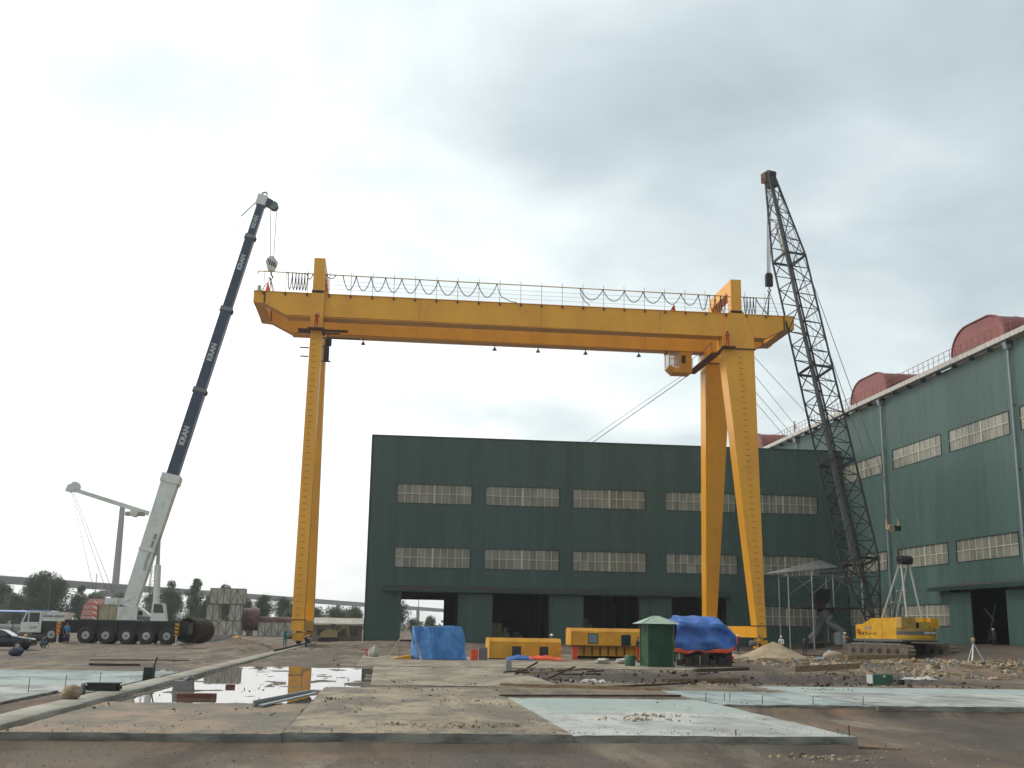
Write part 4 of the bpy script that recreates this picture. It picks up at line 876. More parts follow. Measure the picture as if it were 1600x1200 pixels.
# lattice boom, in local coordinates
Mi = Matrix.Rotation(-A, 4, 'Z')
loc = lambda p: Mi @ (Vector(p)-sw)
foot = Vector((0, 2.6, 1.75)); tip = loc((41.55, 114.0, 52.5))
bd = (tip-foot).normalized(); bx = Vector((1, 0, 0)); bx = (bx-bd*bx.dot(bd)).normalized(); by = bd.cross(bx); BL = (tip-foot).length
def half(s):
    if s < 7: return .35+.95*s/7, .2+1.0*s/7
    if s > BL-11: t = (BL-s)/11; return .42+.88*t, .32+.88*t
    return 1.3, 1.2
def corner(s, i):
    hx_, hy_ = half(s); a, b_ = ((-1, -1), (1, -1), (1, 1), (-1, 1))[i]; return foot+bd*s+bx*(a*hx_)+by*(b_*hy_)
cuts = [0, 7, 17.2, 27.4, BL-11, BL]
def seg_tube(name, p, q, r, m, parent): return bar(name, p, q, r, m, parent)
for a, b_ in zip(cuts, cuts[1:]):
    def jf(s):
        b = MB(); c4 = [corner(s, i) for i in range(4)]
        rings = []
        for i in range(4):
            o_ = (c4[i]-(c4[0]+c4[2])/2).normalized(); rings.append([c4[i]+o_*.09-bd*.07, c4[i]-o_*.09-bd*.07, c4[i]-o_*.09+bd*.07, c4[i]+o_*.09+bd*.07])
        return b.loft(rings, closed=True)
    sec = jf(a+.03).part('boom_section', 'black_steel', cc); jf(b_-.08).part('joint_frame', 'black_steel', sec)
    for i in range(4): seg_tube('chord', corner(a, i), corner(b_, i), .11, 'black_steel', sec)
    n_ = max(3, round((b_-a)/1.75))
    for k in range(n_):
        s0, s1 = a+(b_-a)*k/n_, a+(b_-a)*(k+1)/n_
        for i in range(4):
            p, q = (i, (i+1) % 4) if k % 2 else ((i+1) % 4, i)
            seg_tube('lacing', corner(s0, p), corner(s1, q), .055, 'black_steel', sec)
            if k and i in (0, 2): seg_tube('lacing', corner(s0, i), corner(s0, (i+1) % 4), .045, 'black_steel', sec)
bar('boom_walkway', foot+bd*6-bx*.2+by*.6, foot+bd*(BL-1.5)+bx*.18+by*.25, .20, 'grey_steel', cc, 'box', .06)
hd2 = MB().beam(tip-bd*1.6, tip+bd*.35, .95, .9, side=tuple(bx)).part('boom_head', 'black_steel', cc)
for k in range(4): MB().lathe([(.06, -.05), (.42, -.05), (.36, 0), (.42, .05), (.06, .05)], c=tuple(tip-by*.25+bx*(-.42+.28*k)), axis='x', n=14).part('sheave', 'rust_dark', hd2)
MB().box(tip.x-.75, tip.x-.45, tip.y-.2, tip.y+.6, tip.z-.9, tip.z+.25).part('limit_switch', 'rust_seam', hd2); MB().tube(tip+Vector((-.9, .2, -.6)), tip+Vector((.4, .3, .5)), .08, n=6).part('head_bar', 'black_steel', hd2)
MB().tube(tip-bd*6.5-bx*.55+by*.2, tip-bd*10.5-bx*.45+by*.2, .12, n=6).part('yellow_cable_coil', 'beige_paint', hd2)
# floating bail and pendants
bail = loc((45.9, 97.2, 11.5))
bl = MB().box(bail.x-.75, bail.x+.75, bail.y-.2, bail.y+.2, bail.z-.25, bail.z+.2).part('floating_bail', 'black', cc)
for sx in (-.7, .7): MB().prism([(bail.y-.15, bail.z-.2), (bail.y+.15, bail.z-.2), (bail.y+.1, bail.z+.95)], 'x', bail.x+sx-.06, bail.x+sx+.06).part('bail_plate', 'cloth_tan', bl)
MB().lathe([(.05, -.07), (.36, -.07), (.36, .07), (.05, .07)], c=(bail.x-.5, bail.y-.3, bail.z-.1), axis='y', n=14).part('sheave', 'beige_paint', bl)
for sx in (-.7, .7): bar('pendant', (bail.x+sx, bail.y, bail.z+.8), tip-bd*.8+bx*sx*.6+by*-.3, .035, 'rope', cc)
for sx in (-.45, -.15, .15, .45): bar('luffing_rope', (bail.x+sx, bail.y, bail.z-.2), (ap.x+sx, ap.y, ap.z+.4), .016, 'rope', cc)
for sx in (-.3, .35): bar('hoist_line', foot+Vector((sx, -2.2, 1.0)), tip-by*.5+bx*sx, .018, 'rope', cc)
hkp = Vector((41.2, 114.4, 40.4)); lh = loc(hkp)
for k in range(6): bar('hoist_rope', lh+Vector((-.22+.09*k, .05*(k % 2), .4)), tip-by*.45+bx*(-.3+.12*k)-Vector((.35, 0, .2)), .022, 'rope', cc)
hk2 = thing('hook_block', 'slim black hook block of the crawler crane above the right girder end', 'hook block', tuple(hkp))
box(hkp.x-.38, hkp.x+.38, hkp.y-.25, hkp.y+.25, hkp.z-.9, hkp.z+.45).part('block_body', 'black', hk2)
for dx in (-.2, 0, .2): MB().lathe([(.05, -.05), (.3, -.05), (.3, .05), (.05, .05)], c=(hkp.x+dx, hkp.y, hkp.z+.4), axis='x', n=14).part('sheave', 'black_steel', hk2)
MB().path([hkp+Vector((0, 0, -.9)), hkp+Vector((0, 0, -1.2)), hkp+Vector((.2, 0, -1.4)), hkp+Vector((.02, 0, -1.62)), hkp+Vector((-.2, 0, -1.4))], .08).part('hook', 'black_steel', hk2)
for i, (x, y) in enumerate(((39.6, 110.9), (40.9, 110.9), (40.9, 118.2), (42.2, 118.2))):
    MB().tube((hkp.x, hkp.y, hkp.z-1.5), (x, y, 35.0), .045, n=6).top('lifting_sling', 'cable', (x, y, 35.0), 'steel sling from the crawler crane hook to the '+('front' if y < 115 else 'rear')+' girder, '+('left' if i % 2 == 0 else 'right')+' one', 'sling')
# ---------------------------------------------------------------- people
def person(label, loc, rz, pose='stand', shirt='cloth_blue', trousers='cloth_dark', helmet=None, h=1.66, arms='down', group='workers about the yard', sit_z=None):
    """One skinned body, posed by its joints; the surface takes cloth or skin by the nearest bone."""
    t = thing('person', label, 'person', loc, rz, world=False, group=group)
    k = h/1.72
    J = {}
    if pose == 'stand':
        J.update(pel=(0, 0, .93), spine=(0, .02, 1.15), chest=(0, .02, 1.36), neck=(0, .01, 1.50), head=(0, -.02, 1.60), crown=(0, -.01, 1.71))
        for s, n_ in ((-1, 'l'), (1, 'r')):
            J.update({'hip'+n_: (s*.10, 0, .90), 'knee'+n_: (s*.12, -.02, .50), 'ank'+n_: (s*.13, .02, .09), 'toe'+n_: (s*.15, -.16, .04)})
    elif pose == 'bend':
        J.update(pel=(0, .18, .88), spine=(0, .0, 1.02), chest=(0, -.20, 1.10), neck=(0, -.34, 1.12), head=(0, -.43, 1.09), crown=(0, -.53, 1.05))
        for s, n_ in ((-1, 'l'), (1, 'r')):
            J.update({'hip'+n_: (s*.10, .16, .86), 'knee'+n_: (s*.13, .02, .48), 'ank'+n_: (s*.13, .08, .09), 'toe'+n_: (s*.15, -.10, .04)})
    else:   # squat
        J.update(pel=(0, .14, .26), spine=(0, .08, .46), chest=(0, -.04, .66), neck=(0, -.10, .79), head=(0, -.15, .88), crown=(0, -.17, .99))
        for s, n_ in ((-1, 'l'), (1, 'r')):
            J.update({'hip'+n_: (s*.11, .12, .25), 'knee'+n_: (s*.20, -.26, .48), 'ank'+n_: (s*.15, -.02, .09), 'toe'+n_: (s*.17, -.20, .04)})
    c = Vector(J['chest']); nk = Vector(J['neck'])
    for s, n_ in ((-1, 'l'), (1, 'r')):
        sh = c.lerp(nk, .35)+Vector((s*.19, 0, 0)); J['sh'+n_] = tuple(sh)
        if arms == 'down': el, wr, hd = (s*.06, .02, -.28), (s*.07, -.06, -.52), (s*.07, -.09, -.60)
        elif arms == 'forward': el, wr, hd = (s*.05, -.20, -.18), (s*.01, -.42, -.12), (-s*.01, -.50, -.10)
        elif arms == 'low': el, wr, hd = (s*.06, -.12, -.24), (s*.03, -.26, -.44), (s*.02, -.30, -.52)
        else: el, wr, hd = (s*.08, -.12, .20), (s*.04, -.22, .44), (s*.03, -.24, .53)
        for nm, d in (('el', el), ('wr', wr), ('hd', hd)): J[nm+n_] = tuple(sh+Vector(d))
    bones = [('pel', 'spine', 'shirt'), ('spine', 'chest', 'shirt'), ('chest', 'neck', 'shirt'), ('neck', 'head', 'skin'), ('head', 'crown', 'hair')]
    for n_ in 'lr':
        bones += [('pel', 'hip'+n_, 'tr'), ('hip'+n_, 'knee'+n_, 'tr'), ('knee'+n_, 'ank'+n_, 'tr'), ('ank'+n_, 'toe'+n_, 'boot'), ('chest', 'sh'+n_, 'shirt'), ('sh'+n_, 'el'+n_, 'shirt'), ('el'+n_, 'wr'+n_, 'shirt'), ('wr'+n_, 'hd'+n_, 'skin')]
    R = dict(pel=(.155, .12), spine=(.145, .115), chest=(.165, .125), neck=(.06, .06), head=(.083, .10), crown=(.07, .08))
    R2 = dict(hip=(.095, .10), knee=(.065, .068), ank=(.045, .05), toe=(.045, .035), sh=(.065, .07), el=(.048, .05), wr=(.033, .036), hd=(.042, .022))
    names = list(J); me = bpy.data.meshes.new('skeleton'); me.from_pydata([Vector(J[n_])*k for n_ in names], [(names.index(a), names.index(b)) for a, b, c_ in bones], [])
    o = bpy.data.objects.new('skeleton', me); COL.objects.link(o); md = o.modifiers.new('s', 'SKIN'); md.use_smooth_shade = True
    sv = me.skin_vertices[0].data
    for i, n_ in enumerate(names):
        r_ = R.get(n_) or R2[n_[:-1]]; sv[i].radius = (r_[0]*k, r_[1]*k); sv[i].use_root = (n_ == 'pel')
    sb = o.modifiers.new('d', 'SUBSURF'); sb.levels = 1; sb.render_levels = 1
    dg = bpy.context.evaluated_depsgraph_get(); bm2 = bpy.data.meshes.new_from_object(o.evaluated_get(dg)); bpy.data.objects.remove(o)
    bmx = bmesh.new(); bmx.from_mesh(bm2)
    for n_, s in (('l', -1), ('r', 1)):     # fingers and thumb
        w_, h_ = Vector(J['wr'+n_])*k, Vector(J['hd'+n_])*k; d = (h_-w_).normalized(); sd = Vector((s, 0, 0)); sd = (sd-d*sd.dot(d)).normalized(); nn = d.cross(sd)
        for q, (off, ln) in enumerate(((-.03, .06), (-.01, .075), (.011, .07), (.031, .055), (.045, .05))):
            base = h_+sd*off*k if q < 4 else w_.lerp(h_, .4)+sd*.03*k; dd = d if q < 4 else (d+sd*.8).normalized()
            p1 = base+dd*ln*.5*k; p2 = p1+(dd-nn*.4*s).normalized()*ln*.5*k
            fb_ = MB().path([base-dd*.01, p1, p2], [.010*k, .009*k, .007*k], 5); vv = [bmx.verts.new(p) for p in fb_.v]
            for f in fb_.f: bmx.faces.new([vv[i] for i in f])
    hp = Vector(J['head'])*k; fd = Vector((0, -1, 0)) if pose != 'bend' else Vector((0, -.45, -.9))
    nb = MB().path([hp+fd*.085*k+Vector((0, 0, .02*k)), hp+fd*.115*k-Vector((0, 0, .01*k)), hp+fd*.085*k-Vector((0, 0, .03*k))], [.008*k, .014*k, .01*k], 5); vv = [bmx.verts.new(p) for p in nb.v]
    for f in nb.f: bmx.faces.new([vv[i] for i in f])
    bmx.to_mesh(bm2); bmx.free()
    bm2.materials.clear(); order = dict(shirt=0, tr=1, skin=2, hair=3, boot=4)
    for m_n in (shirt, trousers, 'skin', 'hair', 'black'): bm2.materials.append(MATS[m_n])
    segs = [(Vector(J[a])*k, Vector(J[b])*k, c_, a, b) for a, b, c_ in bones]
    for p in bm2.polygons:
        best = None; bdist = 9
        for a, b, c_, na, nb_ in segs:
            ab = b-a; tt_ = max(0, min(1, (p.center-a).dot(ab)/ab.length_squared)); d = (p.center-(a+ab*tt_)).length
            if c_ == 'hair' and (p.center-hp).dot(fd) > .02*k and (p.center-Vector(J['crown'])*k).length > .07*k: c_ = 'skin'
            if d < bdist: bdist = d; best = c_
        p.material_index = order[best]; p.use_smooth = True
    bo = bpy.data.objects.new('body', bm2); COL.objects.link(bo); bo.parent = t
    if helmet:
        cpos = Vector(J['crown'])*k; axis_ = (cpos-hp).normalized()
        mb = MB(); rings = []; a_, b2 = mb.frame(axis_)
        for rr_, z_ in ((.155, -.055), (.15, -.045), (.122, -.04), (.115, .0), (.09, .05), (.045, .078), (.01, .083)):
            rings.append([cpos-axis_*.02*k+(a_*math.cos(2*math.pi*i/14)+b2*math.sin(2*math.pi*i/14))*rr_*k*(1.12 if z_ < -.03 else 1)+axis_*z_*k for i in range(14)])
        mb.loft(rings).part('helmet', helmet, t)
    return t

OFF = Vector((14.4, 114.7, 0))
box(-8.6, -6.9, 109.35, 110.14, 31.06, 31.16).part('work_platform', 'rust_seam', gc); box(34.2, 35.6, 109.35, 110.14, 31.06, 31.16).part('work_platform', 'rust_seam', gc)
WK = 'workers about the yard'
person('worker in red overalls and white helmet at the left leg head', (-7.75, 109.85, 31.165), .3, shirt='cloth_red', trousers='cloth_red', helmet='helmet_white', arms='forward')
person('worker in red overalls and blue helmet at the right leg head', (34.85, 109.85, 31.165), -.4, shirt='cloth_red', trousers='cloth_red', helmet='helmet_blue', arms='forward')
person('man in a light grey shirt bending at the foot of the left leg', (-6.75, 106.2, gh(-6.75, 106.2)+.02), 1.2, 'bend', 'cloth_grey', 'cloth_navy', None, arms='low')
person('man in teal clothes standing left of the left gantry foot', (-8.75, 106.6, gh(-8.75, 106.6)), .6, 'stand', 'cloth_teal', 'cloth_teal', None, arms='forward')
person('worker in yellow jacket and blue helmet at the right gantry foot', (35.9, 105.6, gh(35.9, 105.6)), .5, 'stand', 'cloth_yellow', 'cloth_dark', 'helmet_blue', arms='forward')
person('worker in pale clothes and white helmet right of the right gantry foot', (38.1, 105.8, gh(38.1, 105.8)), -.5, 'stand', 'cloth_white', 'cloth_tan', 'helmet_white', arms='low')
person('worker in a pink shirt and white helmet beside the tarpaulin-covered truck', (33.4, 104.5, gh(33.4, 104.5)), 1., 'stand', 'cloth_pink', 'cloth_navy', 'helmet_white')
person('man in dark clothes standing alone by the scaffold posts', (39.9, 104.5, gh(39.9, 104.5)), 2.4, 'stand', 'cloth_dark', 'cloth_dark', None)
person('worker in tan shirt and white helmet behind the crawler track', (43.2, 102.8, .45), .2, 'stand', 'cloth_tan', 'cloth_grey', 'helmet_white', arms='forward')
person('worker with white helmet in the doorway of the long workshop', (56.2, 99.7, gh(56.2, 99.7)), -1.2, 'stand', 'cloth_dark', 'cloth_dark', 'helmet_white')
person('crouching man in a blue shirt by the black car bonnet', (-24.6, 87.2, gh(-24.6, 87.2)), 1.2, 'squat', 'cloth_blue', 'cloth_navy', None, arms='low')
person('crouching man with yellow helmet between car and truck crane cab', (-26.4, 89.5, gh(-26.4, 89.5)), -.8, 'squat', 'cloth_teal', 'cloth_dark', 'helmet_yellow', arms='forward')
person('man in navy crouching by the front wheel of the truck crane', (-27.6, 104.7, gh(-27.6, 104.7)), .4, 'squat', 'cloth_navy', 'cloth_navy', None, h=1.75, arms='forward')
person('man in a light blue shirt standing at the truck crane outrigger', (-28.0, 106.15, gh(-28, 106.15)), .2, 'stand', 'cloth_lightblue', 'cloth_dark', None, h=1.75)
person('man in yellowish clothes on the gutter edge of the long workshop roof', (56.9, 149.6, 29.6), 1.4, 'stand', 'cloth_tan', 'cloth_dark', 'helmet_yellow')
person('worker in a white helmet standing behind the left yellow housing', (11.9, 79.4, .02), .2, 'stand', 'cloth_dark', 'cloth_navy', 'helmet_white', h=1.6)
person('person in dark clothes bending between yellow housing and green booth', (16.1, 70.8, .02), 1.2, 'stand', 'cloth_dark', 'cloth_red', None, h=1.6, arms='forward')

# ---------------------------------------------------------------- scaffold with the duct in front of the workshop
sf = thing('scaffold', 'grey tube scaffold with loose poles on top before the workshop corner', 'scaffold', (50, 124, .3))
for x, y, z in ((45.7, 124, 8.5), (48.1, 123, 8.9), (51.6, 125.5, 8.7), (54.2, 123.5, 8.9), (46.4, 129, 8.5), (52.4, 129.5, 8.6)): bar('standard', (x, y, .1), (x, y, z), .075, 'light_steel')
for p, q in (((45.7, 124, 6.2), (48.1, 123, 8.0)), ((48.1, 123, 6.4), (46.4, 124, 8.6)), ((48.1, 123, 6.3), (51.6, 125.5, 8.4)), ((51.6, 125.5, 8.5), (54.2, 123.5, 6.2)), ((48.1, 123, 2.3), (46.8, 124, 4.7)), ((48.1, 123, 2.2), (51.6, 125.5, 4.8)), ((51.6, 125.5, 4.8), (54.2, 123.5, 2.4)), ((51.6, 125.5, 6.2), (52.6, 125, 8.4))): bar('brace', p, q, .05, 'grey_steel')
for p, q in (((45.5, 124, 8.3), (54.4, 123.6, 8.6)), ((46.2, 129, 8.4), (54.4, 129, 8.5)), ((45.7, 123.9, 8.35), (46.4, 129.1, 8.4)), ((54.2, 123.4, 8.5), (52.4, 129.6, 8.5))): bar('ledger', p, q, .06, 'grey_steel')
dkk = box(46.9, 54.3, 123.2, 129, 4.78, 4.9).part('deck', 'wood_dark', sf)
for i in range(7):
    y = 123.4+.8*i; bar('roof_pole', (43.0+.3*i, y, 8.5+.05*i), (51.6, y+.6, 9.5+.16*i), .04, 'light_steel')
for i in range(6): bar('roof_pole', (45+1.5*i, 123, 8.65+.1*i), (45.6+1.5*i, 129.5, 8.8+.1*i), .035, 'grey_steel')
dt = thing('duct_chute', 'blue-grey steel chute leaning under the scaffold deck', 'chute', (51, 125, .2))
MB().path([(50.6, 126, 4.7), (51.2, 125.8, 3.6), (52.0, 125.4, 2.2), (52.1, 125.2, .1)], [.85, .85, .8, .8], 18).part('chute_body', 'galvanised', dt)
MB().loft([[(49.9, 125.8, 5.0), (50.7, 125.8, 5.0), (50.7, 126.6, 5.0), (49.9, 126.6, 5.0)], [(49.4, 125.3, 6.2), (51.2, 125.3, 6.2), (51.2, 127.1, 6.2), (49.4, 127.1, 6.2)], [(49.4, 125.3, 7.0), (51.2, 125.3, 7.0), (51.2, 127.1, 7.0), (49.4, 127.1, 7.0)]]).part('hopper', 'black_steel', dt)
MB().tube((50.3, 126.2, 4.0), (50.3, 126.2, 5.1), .45).part('throat', 'rust_dark', dt)
MB().path([(48.9, 125.8, .1), (48.9, 125.8, 1.4), (49.6, 125.8, 2.2), (50.4, 125.9, 3.6)], .5, 14).part('branch_pipe', 'grey_steel', dt)
box(48.2, 49.9, 124.6, 127.2, .05, .9).part('base_frame', 'black_steel', dt)

# ---------------------------------------------------------------- yellow housings, booth, tarpaulins
def housing(name, label, loc, rz, L, W, H, z0, wins, legs_=False):
    t = thing(name, label, 'housing', loc, rz, world=False)
    c = .22
    b = MB().prism([(0, z0), (0, z0+H-c), (c*.9, z0+H), (W-c*.9, z0+H), (W, z0+H-c), (W, z0)], 'x', 0, L).part('shell', 'yellow_plain', t)
    for x0, x1, a, d, m in wins:
        f = box(x0-.05, x1+.05, -.02, -.003, z0+a-.05, z0+d+.05).part('window_frame', 'black', b); box(x0, x1, -.03, -.022, z0+a, z0+d).part('pane', m, b)
    box(-.03, L+.03, -.03, W+.03, z0-.08, z0-.003).part('base_rail', 'rust_seam', t)
    for x in (.02, L-.02): box(x-.025, x+.025, -.035, -.005, z0+.02, z0+H-c).part('corner_angle', 'yellow_plain', b)
    if legs_:
        box(.15, .45, .1, .5, 0.02, z0-.09).part('support', 'orange_red', t); box(L-.6, L-.3, .1, .5, .02, z0-.09).part('support', 'yellow_plain', t)
        box(.6, L, .5, W-.1, .25, z0-.09).part('under_frame', 'yellow_plain', t); box(.5, L+.2, W-.6, W-.1, .02, .25).part('skid', 'wood_dark', t)
        for i in range(6): box(.9+.55*i, 1.0+.55*i, .45, .495, .3, z0-.1).part('frame_rib', 'rust_seam', t)
    return t
housing('crane_housing', 'low yellow steel housing with two dark windows beside the blue screen', (7.02, 74, .03), .02, 4.72, 2.3, 1.28, .06, [(1.55, 2.02, .12, .72, 'glass_dark'), (3.35, 3.82, .12, .72, 'glass_dark')])
housing('crane_housing', 'raised yellow steel housing on supports beside the green booth', (12.55, 75, .03), -.01, 5.1, 2.3, 1.12, .95, [(1.2, 1.78, .16, .72, 'glass_blue'), (3.45, 3.98, .06, .66, 'glass_dark')], True)
bt = thing('booth', 'small green ribbed steel booth with a pale hipped roof', 'booth', (15.65, 63.9, .02))
B0, B1 = 14.92, 16.4
sh = box(B0+.04, B1-.04, 63.05, 64.8, .02, 2.36).part('shell', 'booth_green', bt)
for p, q in split(B0+.06, B1-.06, .34): put('wall_sheet', unit('panel', 'booth_green'), (p, 63.045, .06), sh, (q-p, 1.3, 2.28))
for p, q in split(63.1, 64.75, .55): put('wall_sheet', unit('panel', 'booth_green'), (B0+.035, q, .06), sh, (q-p, .5, 2.28), -math.pi/2)
for x, y in ((B0, 63.0), (B1, 63.0), (B0, 64.85)): box(x-.035, x+.035, y-.035, y+.035, .02, 2.37).part('corner_post', 'booth_green', sh)
box(B0-.02, B0+.01, 63.5, 64.0, 1.9, 2.24).part('window', 'black', sh)
MB().loft([[(14.5, 62.7, 2.38), (16.68, 62.7, 2.38), (16.68, 65.2, 2.38), (14.5, 65.2, 2.38)], [(15.45, 63.8, 2.82), (15.7, 63.8, 2.82), (15.7, 64.1, 2.82), (15.45, 64.1, 2.82)]]).part('roof', 'booth_roof', bt, smooth=0)
for p, q in (((14.5, 62.7, 2.38), (15.45, 63.8, 2.82)), ((16.68, 62.7, 2.38), (15.7, 63.8, 2.82))): MB().tube(p, q, .03).part('roof_hip', 'booth_roof', bt)
MB().lathe([(.02, .02), (.28, .02), (.3, .06), (.3, .55), (.27, .6), (.02, .6)], c=(14.15, 64.2, 0), n=16).top('oil_drum', 'booth_green', (14.15, 64.2, .02), 'dark green drum standing at the left of the green booth', 'drum')

def cloth(fn, nu, nv, m, name, parent=None, thick=.015):
    v = [fn(i/nu, j/nv) for j in range(nv+1) for i in range(nu+1)]; q = nu+1
    f = [(j*q+i, j*q+i+1, (j+1)*q+i+1, (j+1)*q+i) for j in range(nv) for i in range(nu)]
    b = MB(); b.v = [tuple(p) for p in v]; b.f = f
    o = b.part(name, m, parent, smooth=60) if parent else None
    md = o.modifiers.new('thickness', 'SOLIDIFY'); md.thickness = thick
    return o
# tarpaulin-covered truck
MATS_RIM = rim_me.copy(); MATS_RIM.materials.clear(); MATS_RIM.materials.append(MATS['black_steel'])
tk = thing('covered_truck', 'truck bundled under a big blue tarpaulin with orange lining beside the booth', 'truck', (19.6, 67.6, 0))
def hump(u, v):      # u along X, v over the load from front hem to rear hem
    x = 17.35+3.85*u; w = [(-.0, .92), (-.04, 1.4), (-.02, 1.85), (.02, 2.3), (.12, 2.52), (.9, 2.9), (1.8, 2.95), (2.25, 2.3), (2.3, 1.0)]
    f = v*(len(w)-1); i = min(int(f), len(w)-2); t = f-i; y = w[i][0]+(w[i+1][0]-w[i][0])*t; z = w[i][1]+(w[i+1][1]-w[i][1])*t
    e_ = max(0, 1-u/.10); e2 = max(0, (u-.66)/.34)
    z -= e_*.35*max(0, z-1)/1.8; z -= e2*e2*1.0*max(0, z-1.2)/1.8; x += e_*.25*max(0, z-1.2)
    z += .05*fbm(x*1.3, y*2, .9, 3)+.035*math.sin(x*5+z*2.5)*(.2 if z > 2.4 else 1)-.06*abs(math.sin(2.6*x+.5))*(1 if z > 2.4 else 0); y += -.12*math.sin(3*x+z*3.5)*(1 if y < .4 else .3)+.06*fbm(x, z, 1.7, 7)
    if v < .02: z += .14*math.sin(math.pi*u)*-1+.12*u
    if .12 < v < .36: y += .16*math.sin(math.pi*(v-.12)/.24)*(1 if u < .9 else 0)
    return (x, 66.6+y, z)
cloth(hump, 60, 40, 'tarp_navy', 'tarpaulin', tk)
def hem(u, v):
    x, y, z = hump(u, 0); return (x, y-.05-.04*math.sin(u*30)*v, z+.06-(.16+.09*math.sin(u*9+1))*v)
cloth(hem, 60, 4, 'tarp_orange', 'orange_lining', tk)
def hemL(u, v): return (17.33+.05*math.sin(9*v), 66.55+u*.35, 1.0+1.15*v*(1-.2*u))
cloth(hemL, 4, 16, 'tarp_orange', 'side_lining', tk)
def skirt(u, v): return (17.25+.06*math.sin(8*u), 66.75+1.9*u, .95+1.85*v*(1-.15*u))
cloth(skirt, 12, 10, 'tarp_navy', 'side_tarpaulin', tk)
box(17.4, 21.0, 66.9, 68.7, .62, .82).part('chassis', 'black_steel', tk); box(17.5, 20.6, 66.95, 68.5, .83, 1.4).part('load_bed', 'wood', tk)
for i in range(9): box(17.6+.38*i, 17.78+.38*i, 66.72, 66.88, .80, .98).part('timber_end', 'wood', tk)
for x in (18.3, 20.3):
    for y in (67.0, 68.6):
        w = put('wheel', tyre_me, (x, y, .46), tk, (.6, .6, .6)); r_ = bpy.data.objects.new('rim', MATS_RIM); COL.objects.link(r_); r_.parent = w
for i in range(7): box(17.5+.5*i, 17.85+.5*i+.1*(i % 2), 66.45-.05*(i % 3), 66.75, .02, .35+.14*((i*5) % 4)).part('side_locker', ('rust_dark', 'wood_dark', 'black_steel')[i % 3], tk)
box(17.55, 18.0, 66.75, 66.95, .35, .7).part('step', 'grey_steel', tk); MB().tube((17.7, 66.7, .05), (17.7, 66.7, .75), .05).part('prop', 'light_steel', tk)
bx_ = Vector((23.3, 74.9, 0)); eng = thing('small_engine', 'small red engine standing right of the covered truck', 'engine', tuple(bx_))
MB().lathe([(.05, 0), (.28, .03), (.32, .25), (.28, .42), (.1, .5)], c=tuple(bx_), n=14).part('engine_block', 'red_paint', eng)
MB().box(bx_.x-.35, bx_.x+.35, bx_.y-.3, bx_.y+.3, -.02, .04).part('skid', 'black_steel', eng); MB().tube(bx_+Vector((-.25, 0, .35)), bx_+Vector((-.3, 0, .75)), .05).part('exhaust', 'black_steel', eng); MB().box(bx_.x-.32, bx_.x+.15, bx_.y-.12, bx_.y+.12, .52, .66).part('tank', 'black_steel', eng)
# blue screen on a pole frame
ts = thing('tarpaulin_screen', 'blue tarpaulin screen hung on a pole frame left of the yellow housings', 'screen', (3.6, 71, 0))
def scr(u, v):
    x = 1.98+.62*v+(2.98-.35*v+.25*v*v)*u; z = 2.04-2.02*v-.05*math.sin(3.1*u*2)*(1-v); y = 71+.10*math.sin(13*u+2*v)+.06*fbm(u*3, v*2, 1.5, 4)+.05*v+.14*abs(nz(u*12+v*1.5, v*1.0, 1, 5))-.09*abs(math.sin(17*u-2*v))*(.3+.7*v)
    if u > .93: x += .12*math.sin(5*v)
    return (x, y, z)
cloth(scr, 44, 26, 'tarp_blue', 'sheet', ts)
def scr2(u, v): return (1.95-.1*v+(.1+.5*v)*u*.95, 71.12+.9*(1-u), 2.0-1.98*v)
cloth(scr2, 8, 14, 'tarp_blue', 'side_sheet', ts)
bar('pole', (1.75, 71.2, 2.15), (.42, 70.8, .02), .035, 'cloth_tan'); bar('pole', (1.75, 71.2, 2.15), (2.3, 71.9, .02), .03, 'grey_steel'); bar('pole', (4.95, 71.2, 2.02), (5.2, 71.4, .02), .03, 'grey_steel'); bar('cross_pole', (1.7, 71.15, 2.03), (5.0, 71.15, 2.0), .03, 'grey_steel')
bar('pole', (1.2, 72.2, .02), (1.2, 72.2, .75), .025, 'wood')
# crumpled sheets in front of the housing
def crump(x0, x1, y0, y1, h, seed):
    def f(u, v):
        x = x0+(x1-x0)*u; y = y0+(y1-y0)*v; e_ = math.sin(math.pi*min(1, max(0, u)))**.6*math.sin(math.pi*min(1, max(0, v)))**.6
        return (x+.1*nz(x, y, 2, seed+4), y+.15*nz(x, y, 1.5, seed), .04+e_*(h*(.55+.6*abs(nz(x, y, 1.6, seed+1)))+.12*abs(nz(x, y, 4.5, seed+2))))
    return f
for x0, x1, h_, m, lb, sd in ((8.0, 9.75, .42, 'tarp_navy', 'crumpled blue tarpaulin lying before the low yellow housing', 1), (8.85, 11.75, .36, 'tarp_orange', 'crumpled orange tarpaulin lying before the low yellow housing', 9)):
    t = thing('tarpaulin', lb, 'tarpaulin', ((x0+x1)/2, 73.2, .02)); cloth(crump(x0, x1, 72.6+.02*sd, 73.75, h_, sd), 40, 16, m, 'sheet', t)
MB().box(5.62, 6.05, 71.3, 71.7, .02, .62).box(5.6, 6.07, 71.28, 71.72, .625, .66).top('gas_crate', 'orange_red', (5.8, 71.5, .02), 'orange-red box at the right foot of the blue screen', 'box')
MB().prism([(6.2, .02), (6.75, .02), (6.75, .72), (6.66, .78), (6.28, .78), (6.2, .72)], 'y', 72.3, 72.8).top('metal_box', 'grey_steel', (6.45, 72.5, .02), 'grey metal box between blue screen and low yellow housing', 'box')
MB().prism([(.75, .03), (1.95, .03), (1.95, .26), (1.6, .24)], 'y', 71.6, 72.6).top('yellow_plate', 'yellow_plain', (1.4, 72, .03), 'flat yellow steel plate lying left of the blue screen', 'plate')
